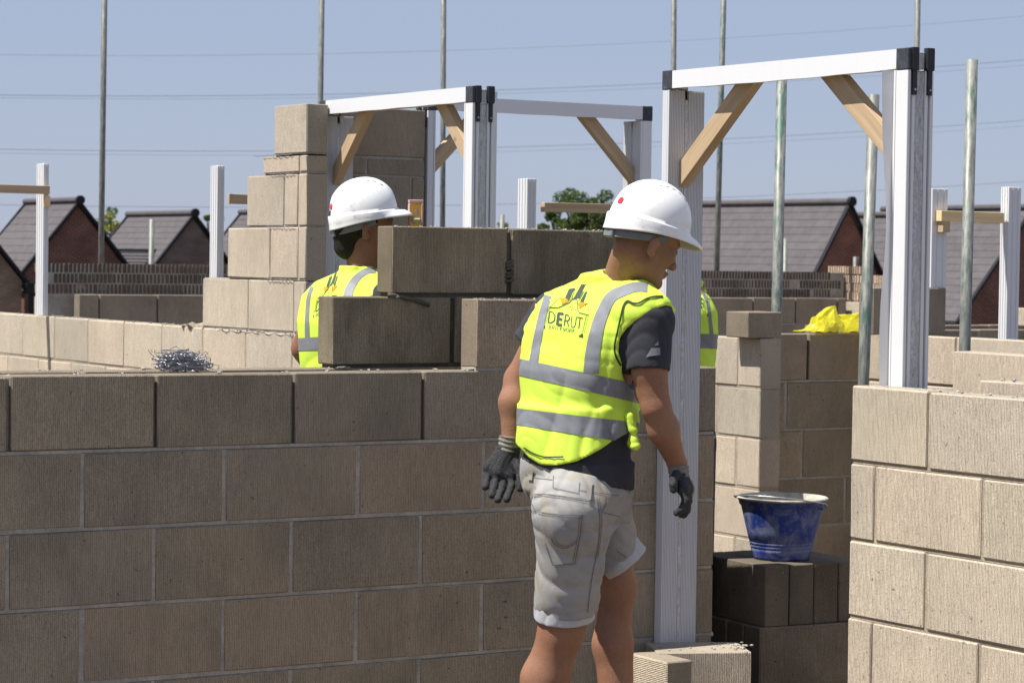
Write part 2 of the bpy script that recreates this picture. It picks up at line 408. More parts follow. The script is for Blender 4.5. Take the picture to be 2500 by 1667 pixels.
# pier beyond the doorway
W = empty('block_pier', (6.86, 9.0, 0), 0, 'narrow block pier seen through the doorway, sunlit side, small cut block on top', 'wall')
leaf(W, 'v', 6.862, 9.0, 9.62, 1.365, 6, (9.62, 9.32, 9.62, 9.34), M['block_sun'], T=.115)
base_at(W)
W = empty('block_wall', (7.3, 9.3, 0), 0, 'shaded block wall behind the bucket, yellow plastic sheet lying on its top', 'wall')
leaf(W, 'u', 9.3, 6.985, 7.69, 1.375, 6, (7.364, 7.69, 7.34, 7.6), M['block'], top_rec=.02)
base_at(W)
W = empty('block_wall', (7.7, 8.4, 0), 0, 'sunlit low block wall right of the near white post, dark end-on block resting on it', 'wall')
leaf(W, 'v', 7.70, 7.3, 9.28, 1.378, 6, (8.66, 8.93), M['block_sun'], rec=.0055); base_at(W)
W = empty('block_wall', (6.0, 6.2, 0), 0, 'sunlit wall stub in the right middle ground, scaffold tube rising behind it', 'wall')
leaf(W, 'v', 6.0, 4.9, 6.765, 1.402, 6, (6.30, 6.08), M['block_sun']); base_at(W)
W = empty('block_wall', (10.5, 11.4, 0), 0, 'far dark-faced wall strip running past the scaffold tube at right', 'wall')
leaf(W, 'u', 11.0, 9.0, 12.4, 1.335, 6, (9.2+.3, 9.2+.08), M['block']); 
leaf(W, 'u', 11.3, 9.0, 12.4, 1.352, 2, (9.2+.2, 9.2+.05), M['block']); base_at(W)
W = empty('block_wall', (12.2, 13.5, 0), 0, 'small sunlit wall end standing under the farthest right white post', 'wall')
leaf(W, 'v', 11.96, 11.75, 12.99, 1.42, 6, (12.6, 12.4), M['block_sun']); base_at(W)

def loose_block(label, loc, rz, dims, mat, name='loose_block', rot=(0, 0), group=None):
    o = put(name, block_mesh(*dims, mat), None, loc, (rot[0], rot[1], rz)); return tag(o, label, 'block', group)
b = loose_block('small cut block balanced crosswise on top of the narrow pier', (6.884, 9.085, 1.368+.058), R_(0), (.186, .165, .115), M['block'])
loose_block('dark full block overhanging the low sunlit wall right of the near post', (7.725, 9.06, 1.38+.108), R_(0), (.44, .10, .215), M['block'])

# stack with the bucket
SP = np.array([5.405, 7.045]); ang = R_(-4)
ex = np.array([math.cos(ang), math.sin(ang)]); ey = np.array([-math.sin(ang), math.cos(ang)])
sn = ['block at the left of the top row under the blue bucket', 'middle block of the top row under the blue bucket', 'third block of the top row under the blue bucket', 'block at the right end of the top row, partly hidden by the sunlit wall']
for i in range(4):
    c = SP + ex*(.052+.107*i) + ey*(.22+.004*i)
    loose_block(sn[i], (c[0], c[1], .430+.1075), ang+math.pi/2, (.44, .1, .215), M['block_shade'], group='blocks stacked under the bucket')
for L in range(2):
    for i in range(4):
        c = SP + ex*(.2-.03*L) + ey*(.052+.11*i-.01)
        loose_block('block laid long side out in the %s layer under the bucket, %s' % (('middle', 'bottom')[L], ('front', 'second from front', 'third from front', 'rear')[i]), (c[0], c[1], .2151*(1-L)+.1075), ang, (.44, .1, .215), M['block_shade'], group='blocks stacked under the bucket')

# blocks at the bottom edge of the picture
loose_block('pale block standing on end with level ribs, at the bottom behind the near leg', (4.668, 6.624, .22), R_(90), (.214, .097, .44), M['block_side'])
for (z, lb) in ((.112, 'lower of two wide blocks stacked behind the upended block'), (.3345, 'upper of two wide blocks behind the upended block, mortar crumbs on top')):
    loose_block(lb, (4.872, 6.70, z+.001), R_(-24), (.31, .215, .222), M['block_sun'])
bm = bmesh.new()
for i in range(46):
    a = random.uniform(-.15, .15); c = random.uniform(-.09, .09)
    if i < 24: a = random.gauss(.135, .018); c = random.gauss(.0, .05)
    s = random.uniform(.002, .009) if i < 24 else random.uniform(.002, .006)
    q = bmesh.ops.create_icosphere(bm, subdivisions=1, radius=s)
    for v in q['verts']: v.co = Vector((v.co.x*random.uniform(.7, 1.4), v.co.y*random.uniform(.7, 1.4), v.co.z*random.uniform(.4, .8))) + Vector((a, c, s*.3))
o = bm_obj('mortar_crumbs', bm, M['mortar'], None, (4.872, 6.70, .447), (0, 0, R_(-24))); tag(o, 'grey mortar crumbs scattered on the wide block at the bottom', 'rubble', kind='stuff')

# ------------------------------------------------------------------ bucket
M['bucket'] = None
t = NT('blue_plastic_dusty', .42, .45); v = t.mapping(); f = t.noise(v, 14, 6, .7, .6); f2 = t.noise(v, 120, 3)
k = t.ramp(f, [(.42, .02), (.62, .55)]); c = t.mix(k, (.008, .035, .24, 1), (.30, .33, .40, 1)); c = t.mix(t.math('MULTIPLY', t.ramp(f2, [(.6, 0), (.75, 1)]), .35), c, (.4, .4, .4, 1))
t.col(c); t.l(t.ramp(f, [(.3, .5), (.7, .85)]), t.b.inputs['Roughness']); M['bucket'] = t.m
M['bucket_in'] = simple('mortar_caked_plastic', (.42, .40, .34, 1), .9, .2, .25, 25, bump=.004)
BC = (5.60, 7.205, .6455)
root = empty('bucket', BC, R_(-64), 'blue plastic builder bucket with pale mortar-caked rim on the block stack', 'bucket')
def lathe(prof, n=64):
    bm = bmesh.new(); rings = []
    for r, z in prof: rings.append([bm.verts.new((r*math.cos(2*math.pi*k/n), r*math.sin(2*math.pi*k/n), z)) for k in range(n)])
    for A, B in zip(rings, rings[1:]):
        for k in range(n): bm.faces.new((A[k], A[(k+1) % n], B[(k+1) % n], B[k]))
    return bm
prof = [(.001, .004), (.096, .004), (.100, .0)]
def br(z): return .100+(.155-.100)*z/.222
for z in (.01, .028): prof.append((br(z), z))
for zz in (.04, .052, .064):
    prof += [(br(zz)+.0005, zz-.003), (br(zz)-.0025, zz), (br(zz)+.0012, zz+.003)]
prof += [(br(.1), .1), (br(.17), .17), (br(.196), .196), (br(.2)+.004, .198), (br(.21)+.005, .212)]
bm_obj('shell', lathe(prof), M['bucket'], root, smooth=True)
prof = [(br(.212)+.004, .2125), (br(.22)+.010, .2155), (br(.22)+.011, .2195), (br(.22)+.006, .223), (br(.215)-.003, .222), (br(.2)-.006, .2), (br(.1)-.006, .1), (br(.03)-.006, .03), (.001, .03)]
bm_obj('rim_and_inside', lathe(prof), M['bucket_in'], root, smooth=True)
bm = bmesh.new(); hp = []
for i in range(33):
    a = math.pi*i/32; hp.append((.172*math.cos(a), -.172*math.sin(a),   .206+.030*math.sin(a)))
for s in (1, -1):
    e = [(.168*s, .0, .205), (.176*s, .004, .2), (.172*s, .012, .195), (.166*s, .004, .200)]; add_tube(bm, e, .0024, 8)
add_tube(bm, hp, .0026, 8); h = bm_obj('handle', bm, M['metal'], root, rot=(0, 0, 0), smooth=True)
for s in (1, -1):
    bm = bmesh.new(); add_bbox(bm, .154*s-.012, .154*s+.012, -.014, .014, .185, .214, .003)
    bm_obj('handle_lug', bm, M['bucket'], root)

# ------------------------------------------------------------------ white frames (cavity closers with lintel and braces)
def box_obj(name, mat, parent, x0, x1, y0, y1, z0, z1, b=.002):
    bm = bmesh.new(); c = Vector(((x0+x1)/2, (y0+y1)/2, (z0+z1)/2))
    add_bbox(bm, x0-c.x, x1-c.x, y0-c.y, y1-c.y, z0-c.z, z1-c.z, b); return bm_obj(name, bm, mat, parent, c)
def ribbed_plate(bm, x, y0, y1, z0, z1, side, pitch=.006, dep=.0022):
    """a plate in the YZ plane at x whose outer face (towards side) is ribbed"""
    n = max(2, int((y1-y0)/pitch)); pr = [(x-side*.008, y0)]
    for i in range(n):
        a = y0+(y1-y0)*i/n; w = (y1-y0)/n
        pr += [(x, a), (x, a+w*.55), (x-side*dep, a+w*.62), (x-side*dep, a+w*.93)]
    pr += [(x, y1), (x-side*.008, y1)]
    lo = [bm.verts.new((p[0], p[1], z0)) for p in pr]; hi = [bm.verts.new((p[0], p[1], z1)) for p in pr]
    for i in range(len(pr)):
        j = (i+1) % len(pr)
        bm.faces.new((lo[i], lo[j], hi[j], hi[i]) if side < 0 else (lo[j], lo[i], hi[i], hi[j]))
def jamb(parent, x0, side, z0, z1, D=.142, w=.062, mat=None, foam_z=None, lip=False, backD=.095):
    """x0 = outer face, opening lies towards +side*x; w = width along the opening"""
    xi = x0+side*w; mat = mat or M['pvc']
    bm = bmesh.new()
    X = sorted((x0, xi-side*.009)); add_bbox(bm, X[0], X[1], 0, .012, z0, z1, .0015)               # front flange, smooth white
    X = sorted((x0+side*.012, xi-side*.009)); add_box(bm, X[0], X[1], .0122, .020, z0, z1)
    X = sorted((x0+side*.003, xi-side*.009)); add_bbox(bm, X[0], X[1], .0202, .032, z0, z1, .0015)
    X = sorted((x0+side*.003, xi-side*.009)); add_bbox(bm, X[0], X[1], .068, .080, z0, z1, .0015)
    X = sorted((x0+side*.014, xi-side*.009)); add_box(bm, X[0], X[1], .0802, .086, z0, z1)
    X = sorted((x0, xi-side*.009)); add_bbox(bm, X[0], X[1], .0862, backD, z0, z1, .0015)
    add_bbox(bm, *sorted((xi-side*.011, xi-side*.009+side*.0)), 0.001, D-.001, z0, z1, .0004)
    ribbed_plate(bm, xi, 0.0, .064, z0, z1, side); ribbed_plate(bm, xi, .080, D, z0, z1, side)
    if lip:                                         # wavy front lip beyond the reveal plate
        n = 30; A = []; B = []
        for i in range(n+1):
            z = z0+(z1-z0)*i/n; o = .006*math.sin(z*6.1)+.004*math.sin(z*13)
            if z > 2.05: o += .010*(z-2.05)/.25
            A.append(bm.verts.new((xi+side*.0015, .001, z))); B.append(bm.verts.new((xi+side*(.004+o*.8), -.028-o*.6, z)))
        for i in range(n): bm.faces.new((A[i], A[i+1], B[i+1], B[i]))
    j = bm_obj('jamb', bm, mat, parent)
    X = sorted((x0+side*.006, xi-side*.0115)); box_obj('insulation', M['foil'], j, X[0], X[1], .0325, .0675, z0, z1-.004)
    X = sorted((xi-side*.0085, xi-side*.0006)); box_obj('insulation', M['foil'], j, X[0], X[1], .0645, .0795, z0, z1-.03, .001)
    return j
def cap(parent, x0, side, zt, lt, w=.07, D=.095):
    """black corner piece over the jamb top and lintel end"""
    bm = bmesh.new()
    X = sorted((x0-side*.002, x0+side*.052)); add_bbox(bm, X[0], X[1], -.002, .026, zt-lt-.002, zt+.002, .002)
    c = bm_obj('corner_cap', bm, M['cap2'], parent)
    for y0, y1 in ((.012, .036), (.066, D)):
        bm = bmesh.new(); X = sorted((x0-side*.007, x0+side*.010))
        add_bbox(bm, X[0], X[1], y0, y1, zt-lt-.004, zt+.004, .0015)
        ym = (y0+y1)/2; X2 = sorted((x0-side*.005, x0+side*.004)); add_bbox(bm, X2[0], X2[1], ym-.008, ym+.008, zt-lt-.075, zt-lt-.003, .0015)
        for q in range(9):
            zq = zt-.006-q*(lt-.008)/9.0; add_box(bm, X[0], X[0]+.012, y1-.001, y1+.004, zq-.0025, zq)
        bm_obj('toothed_lug', bm, M['cap'], c)
        bm = bmesh.new(); r = bmesh.ops.create_cone(bm, cap_ends=True, segments=12, radius1=.0035, radius2=.003, depth=.002)
        bm_obj('screw', bm, M['metal'], c, (x0-side*.006, ym, zt-lt-.06), (0, R_(90), 0))
    box_obj('cap_infill', M['foil'], c, *sorted((x0+side*.004, x0+side*.05)), .0365, .0655, zt-lt, zt-.008)
def brace(parent, x0, side, zt, run_=.31, drop=.31, w=.075, th=.038, y0=.045, mat=None):
    """diagonal timber from the jamb face at x0 up to the lintel underside at zt"""
    a = math.atan2(drop, run_*side); L = math.hypot(run_, drop)
    # polygon in XZ with ends cut to sit on jamb and lintel
    s = side; wx = w/math.sin(math.atan2(drop, run_)); wz = w/math.cos(math.atan2(drop, run_))
    P = [(x0, zt-drop), (x0+s*(run_), zt), (x0+s*(run_-wx*.98), zt), (x0+s*.0, zt-drop+wz*.98)]
    P = [(x0+s*.0, zt-drop-.0), (x0+s*run_, zt), (x0+s*(run_-wx), zt), (x0, zt-drop+wz)]
    P = [(x0+s*.03, zt-drop-.004), (x0+s*(run_+.0), zt-.0005), (x0+s*(run_-wx), zt-.0005), (x0+s*.0005, zt-drop+.032)] if False else P
    cx = sum(p[0] for p in P)/4; cz = sum(p[1] for p in P)/4
    R2 = Matrix.Rotation(a, 3, 'Y')                # local x along the timber
    bm = bmesh.new(); lo = []; hi = []
    for p in P:
        d = Vector((p[0]-cx, 0, p[1]-cz)); q = R2 @ d
        lo.append(bm.verts.new((q.x, -th/2, q.z))); hi.append(bm.verts.new((q.x, th/2, q.z)))
    bm.faces.new(lo); bm.faces.new(hi[::-1])
    for i in range(4): j = (i+1) % 4; bm.faces.new((lo[j], lo[i], hi[i], hi[j]))
    bmesh.ops.recalc_face_normals(bm, faces=bm.faces)
    bmesh.ops.bevel(bm, geom=bm.edges[:], offset=.0015, segments=1, affect='EDGES')
    bm_obj('brace', bm, mat or M['timber'], parent, (cx, y0+th/2, cz), (0, -a, 0))
def frame(label, loc, rz, L, zt, lt=.058, z0=.0, lipside=None, mats=None, braces=True, sag=0.0, br=.30, w0=.038, brx=None, bw=.058):
    f = empty('opening_frame', loc, rz, label, 'door frame', 'white frames with black corners and timber braces')
    jamb(f, 0, 1, z0, zt-lt-.003, mat=M['pvc_dirty'], w=w0); jamb(f, L, -1, z0, zt-lt-.003, lip=(lipside == 1))
    bm = bmesh.new(); n = 24; D = .142; rings = []
    for i in range(n+1):
        x = .053+(L-.106)*i/n; s = sag*math.sin(math.pi*i/n)+.0007*math.sin(i*1.1)
        rings.append([bm.verts.new(p) for p in ((x, 0, zt), (x, .022, zt+.0), (x, .022, zt-.012), (x, .07, zt-.012), (x, D, zt-.012), (x, D, zt-lt+.012), (x, .02, zt-lt+.006+s), (x, .006, zt-lt+s), (x, 0, zt-lt+s+.001))])
    for A, B in zip(rings, rings[1:]):
        for k in range(9): bm.faces.new((A[k], A[(k+1) % 9], B[(k+1) % 9], B[k]))
    bm.faces.new(rings[0]); bm.faces.new(rings[-1][::-1]); bmesh.ops.recalc_face_normals(bm, faces=bm.faces)
    bm_obj('head_rail', bm, M['pvc'], f)
    cap(f, 0, 1, zt, lt); cap(f, L, -1, zt, lt)
    if braces:
        brace(f, w0+.0005, 1, zt-lt+.004, brx or br, br, bw); brace(f, L-.0625, -1, zt-lt+.004, brx or br, br, bw)
    return f
frame('large white opening frame right of centre, standing between front wall and right wall', (4.812, 6.866, 0), -math.pi/2, 1.226, 2.325, lipside=1, sag=-.004, br=.325, brx=.40, bw=.064)
frame('white opening frame behind the left worker, abutting the stepped block corner', (4.955, 9.588, 0), -math.pi/2, 1.262, 2.357)
frame('farther white opening frame behind centre, square-on, jamb beside the shaded return wall', (5.49, 9.60, 0), 0, 1.182, 2.408, lt=.062)

# ------------------------------------------------------------------ bare white posts with timber rails
def post(loc, rz, w, d, h, label, lit_ribs=True):
    bm = bmesh.new(); add_bbox(bm, 0, w, 0, d, 0, h, .002)
    for i in range(3):                              # raised ridges on both long faces
        y = d*(.2+.3*i)
        if lit_ribs: add_box(bm, -.003, -.0001, y-.002, y+.002, 0, h)
    for i in range(2):
        x = w*(.35+.4*i); add_box(bm, x-.0015, x+.0015, -.0025, -.0001, 0, h)
    return tag(bm_obj('frame_post', bm, M['pvc'], None, loc, (0, 0, rz)), label, 'post', 'bare white frame posts')
def rail(p0, p1, th, d, mat, label, blocks=()):
    p0 = Vector(p0); p1 = Vector(p1); L = (p1-p0).length; a = math.atan2(p1.y-p0.y, p1.x-p0.x)
    bm = bmesh.new(); add_bbox(bm, -L/2, L/2, -d/2, d/2, -th/2, th/2, .0015)
    o = bm_obj('timber_rail', bm, mat, None, (p0+p1)/2, (0, -math.asin((p1.z-p0.z)/L), a)); tag(o, label, 'timber', 'timber rails between the white posts')
    return o
def cleat(loc, dims, mat, label):
    bm = bmesh.new(); add_bbox(bm, -dims[0]/2, dims[0]/2, -dims[1]/2, dims[1]/2, -dims[2]/2, dims[2]/2, .0015)
    return tag(bm_obj('timber_cleat', bm, mat, None, loc), label, 'timber', 'small cleats under the timber rails')
# 1: far left, on the middle wall
v1 = 12.52; z1 = on('u', 4.87, 112, 366)[2]
post((4.865, v1, 1.374), 0, .03, .10, .79, 'leftmost bare white post, standing on the sunlit wall with a timber rail to its left')
pa = on('v', v1+.0, 108, 437); rail((pa[0], v1-.022, pa[2]), (pa[0]-1.2, v1-.022, pa[2]+.004), .043, .038, M['timber'], 'timber rail running left from the leftmost white post')
pc = on('v', v1, 104, 463); cleat((pc[0], v1-.022, pc[2]), (.025, .036, .06), M['timber_pale'], 'small pale cleat under the left timber rail')
post((pa[0]-1.23, v1-.05, .03), 0, .03, .10, 2.13, 'bare white post beyond the left picture edge holding the timber rail')
# 2
p = on('v', 10.56, 497, 634); post((p[0], 10.56, 1.374), 0, .036, .075, .735, 'bare white post against the left of the stepped block corner')
pa = on('v', 10.6, 531, 457); rail((pa[0], 10.62, pa[2]), (pa[0]+.42, 10.62, pa[2]), .045, .038, M['timber'], 'short timber rail between the white post and the stepped blocks')
# 3
d3 = on('v', 10.2, 1210, 410); post((d3[0]+.003, 10.2, .03), 0, .052, .085, d3[2]-.03, 'bare white post near the centre in front of the loose tree')
pa = on('v', 10.25, 1247, 476); pb = on('v', 10.25, 1566, 483)
rail((pa[0]-.002, 10.25, pa[2]), (pb[0], 10.25, pa[2]+.002), .045, .038, M['timber'], 'long timber rail crossing in front of the tree behind the hard hat')
post((pb[0], 10.2, .03), 0, .052, .085, d3[2]-.03, 'bare white post hidden behind the big frame jamb, end of the long rail')
# 4, 5
p4 = on('v', 9.02, 2142, 433); post((p4[0], 9.02, 1.597), 0, .095, .022, p4[2]-1.597, 'wide bare white post standing on the dark overhanging block', False)
pa = on('v', 8.99, 2158, 496); pb = on('v', 8.99, 2302, 499)
rail((pa[0], 8.995, pa[2]), (pb[0], 8.995, pb[2]-.004), .05, .038, M['timber_pale'], 'bright pine rail between the two right-hand white posts')
pc = on('v', 8.99, 2170, 520); cleat((pc[0], 8.995, pc[2]), (.045, .036, .055), M['timber'], 'small cleat under the bright right-hand rail')
p5 = on('v', 9.02, 2301, 430); post((p5[0], 8.97, .03), 0, .078, .056, p5[2]-.03, 'rightmost bare white post, above the small sunlit wall end')

# ------------------------------------------------------------------ scaffold tubes
def tube(label, d, top, bot, extend_to=0.0, up=0.0, green=False, r=.02415):
    a = Vector(at(d, *top)); b = Vector(at(d, *bot)); dr = (a-b).normalized()
    a = a+dr*up; k = (b.z-extend_to)/dr.z; b = b-dr*k; h = (a-b).length
    bm = bmesh.new(); n = 20
    ro = [[], [], [], []]
    for q in range(n):
        c, s = math.cos(2*math.pi*q/n), math.sin(2*math.pi*q/n)
        ro[0].append(bm.verts.new((r*c, r*s, 0))); ro[1].append(bm.verts.new((r*c, r*s, h)))
        ro[2].append(bm.verts.new(((r-.004)*c, (r-.004)*s, h))); ro[3].append(bm.verts.new(((r-.004)*c, (r-.004)*s, h-.2)))
    for A, B in zip(ro, ro[1:]):
        for q in range(n): bm.faces.new((A[q], A[(q+1) % n], B[(q+1) % n], B[q]))
    bm.faces.new(ro[3]); bm.faces.new(ro[0][::-1])
    o = bm_obj('scaffold_tube', bm, M['tube_green' if green else 'tube'], None, b, smooth=True)
    me = o.data
    o.rotation_euler = dr.to_track_quat('Z', 'Y').to_euler()
    return tag(o, label, 'scaffold tube', 'upright scaffold tubes')
tube('tall scaffold tube at far left rising out of the picture between two gables', 21, (240, 0), (232, 604), up=1.5)
tube('tall tube rising behind the left corner of the middle white frame', 21.5, (739, 0), (736, 230), up=1.5)
tube('green-tinged tall tube above the centre frame head', 22.5, (1019, 0), (1018, 198), up=1.5, green=True)
tube('tall tube rising just left of the big frame\'s left corner', 22.5, (1548, 0), (1547, 155), up=1.5)
tube('green-banded tall tube seen through the left of the big frame opening', 21.5, (1662, 0), (1646, 628), up=1.5, green=True)
tube('thick tube under the big frame head, behind the small cut block', 11.5, (1796, 172), (1784, 712), green=True)
tube('thick tube close to the left of the big frame\'s right post', 10.7, (2007, 218), (1983, 890), green=True)
tube('tall tube rising behind the big frame\'s right corner', 21.5, (2108, 0), (2106, 120), up=1.5)
tube('thick paint-flecked green tube standing free at the right', 10.6, (2233, 138), (2216, 803), green=True)
tube('short tube stub above the dark brick wall before the grey gable', 23, (349, 504), (347, 604))
tube('tiny tube stub on the skyline left of the centre white post', 25, (1154, 493), (1153, 522))
tube('short tube stub in front of the red brick gable at right', 22, (1966, 590), (1965, 632))
tube('thin tube stub beside the thick tube, before the big grey roof', 26, (1804, 548), (1803, 630))

# ------------------------------------------------------------------ brick wall in the middle distance
def brick_mat(name, c1, c2, c3, src='Object'):
    t = NT(name, .9, .15); oi = t.n('ShaderNodeObjectInfo')
    c = t.ramp(oi.outputs['Random'], [(0, c1), (.5, c2), (1, c3)]); v = t.mapping(rand=30.0)
    f = t.noise(v, 60, 4, .7); c = t.mix(1.0, c, t.ramp(f, [(.3, .7), (.7, 1.25)]), 'MULTIPLY')
    s = t.ramp(t.noise(v, 9, 3), [(.60, 0), (.70, .5)]); c = t.mix(s, c, (.42, .38, .33, 1)); t.col(c); t.bump(f, .003); return t.m
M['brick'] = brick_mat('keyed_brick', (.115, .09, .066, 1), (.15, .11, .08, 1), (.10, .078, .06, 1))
M['brick_sunlit'] = brick_mat('keyed_brick_sunlit', (.44, .33, .25, 1), (.5, .38, .28, 1), (.38, .28, .2, 1))  # lit copy of the keyed brick, sunlight painted into the colour
def keyed_brick(L, T, H, mat, slots):
    bm = bmesh.new(); n = slots; pr = []
    w = L/n
    for i in range(n):
        a = -L/2+w*i; pr += [(a+w*.14, -T/2), (a+w*.72, -T/2), (a+w*.76, -T/2+.012), (a+w*1.10, -T/2+.012)] if i < n-1 else [(a+w*.14, -T/2), (L/2, -T/2)]
    pr[0] = (-L/2, -T/2); pr += [(L/2, T/2), (-L/2, T/2)]
    lo = [bm.verts.new((p[0], p[1], -H/2)) for p in pr]; hi = [bm.verts.new((p[0], p[1], H/2)) for p in pr]
    bm.faces.new(lo); bm.faces.new(hi)
    for i in range(len(pr)): j = (i+1) % len(pr); bm.faces.new((lo[i], lo[j], hi[j], hi[i]))
    bmesh.ops.recalc_face_normals(bm, faces=bm.faces)
    me = bpy.data.meshes.new('brick'); bm.to_mesh(me); bm.free(); me.materials.append(mat); return me
BV = 17.2
W = empty('brick_wall', (10.2, BV, 0), 0, 'long dark wall of grooved bricks on blocks in the middle distance, in shade', 'wall')
KB = keyed_brick(.215, .10, .065, M['brick'], 7); KBp = keyed_brick(.215, .10, .065, M['brick_sunlit'], 7)
ztop = 1.627
def bricks(axis, face, a0, a1, zt, rows, me, wall, skip=None):
    for k in range(rows):
        x = a0+(.1125 if k % 2 else 0)
        while x+.215 <= a1+.001:
            if not (skip and skip[0] < x < skip[1]):
                j = random.uniform(-.004, .004)
                if axis == 'u': put('brick', me, wall, (x+.1075, face+.05+j, zt-.0325-.075*k), (0, 0, random.uniform(-.01, .01)))
                else: put('brick', me, wall, (face+.05+j, x+.1075, zt-.0325-.075*k), (0, 0, -math.pi/2+random.uniform(-.01, .01)))
            x += .225
M['mortar_grey'] = mortar_mat('pale_mortar', (.46, .42, .36, 1))
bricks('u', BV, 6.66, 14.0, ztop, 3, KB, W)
mortar_boxes(W, [(6.67, 14.0, BV+.004, BV+.09, 1.38, ztop-.005)], M['mortar_grey'])
leaf(W, 'u', BV-.16, 6.9, 13.9, 1.405, 5, (7.5, 7.72), M['block'], top_rec=.02)
mortar_boxes(W, [(6.66, 14.0, BV+.006, BV+.1, 0, 1.385)], M['mortar_grey'])
base_at(W)
W = empty('brick_wall', (14.0, 16.5, 0), 0, 'short sunlit return of grooved bricks behind the yellow plastic', 'wall')
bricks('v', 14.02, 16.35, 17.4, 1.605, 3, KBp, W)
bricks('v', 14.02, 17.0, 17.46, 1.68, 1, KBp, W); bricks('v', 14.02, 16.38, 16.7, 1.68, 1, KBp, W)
mortar_boxes(W, [(14.03, 14.11, 16.36, 17.4, 1.37, 1.60)], M['mortar'])
leaf(W, 'v', 13.95, 16.3, 17.18, 1.375, 6, (15.5, 15.7), M['block_sun']); base_at(W)

# ------------------------------------------------------------------ houses beyond the site
t = NT('grey_roof_tile', .85, .2); v = t.mapping(src='World'); f = t.noise(v, 3.0, 4, .6)
oi = t.n('ShaderNodeObjectInfo'); c = t.ramp(oi.outputs['Random'], [(0, (.095, .087, .092, 1)), (1, (.108, .099, .104, 1))])
t.col(t.mix(1.0, c, t.ramp(f, [(.3, .85), (.7, 1.15)]), 'MULTIPLY')); M['tile'] = t.m
M['verge'] = simple('dark_verge', (.02, .021, .025, 1), .8, .2)
def house_brick(name, c1, c2):
    t = NT(name, .9, .1); v = t.mapping(src='Object')
    b = t.n('ShaderNodeTexBrick'); b.inputs['Scale'].default_value = 1.0; b.inputs['Brick Width'].default_value = .225; b.inputs['Row Height'].default_value = .075
    b.inputs['Mortar Size'].default_value = .008; b.inputs['Color1'].default_value = c1; b.inputs['Color2'].default_value = c2; b.inputs['Mortar'].default_value = (.24, .2, .17, 1)
    sw = t.n('ShaderNodeSeparateXYZ'); cb = t.n('ShaderNodeCombineXYZ'); t.l(v, sw.inputs[0])
    t.l(t.math('ADD', sw.outputs['X'], sw.outputs['Y']), cb.inputs['X']); t.l(sw.outputs['Z'], cb.inputs['Y']); t.l(cb.outputs[0], b.inputs['Vector'])
    n = t.noise(v, 1.2, 3); t.col(t.mix(1.0, b.outputs['Color'], t.ramp(n, [(.3, .8), (.7, 1.2)]), 'MULTIPLY')); return t.m
HB = {'red': house_brick('red_brown_brick', (.15, .052, .034, 1), (.09, .036, .028, 1)), 'grey': house_brick('grey_brown_brick', (.125, .10, .088, 1), (.085, .07, .064, 1)),
      'buff': house_brick('buff_brown_brick', (.22, .155, .10, 1), (.15, .105, .07, 1)), 'rust': house_brick('rust_brick', (.20, .062, .038, 1), (.14, .045, .03, 1))}
M['glass_dark'] = simple('dark_window_glass', (.02, .03, .04, 1), .1, .6); M['frame_w'] = simple('window_frame', (.6, .6, .6, 1), .5)
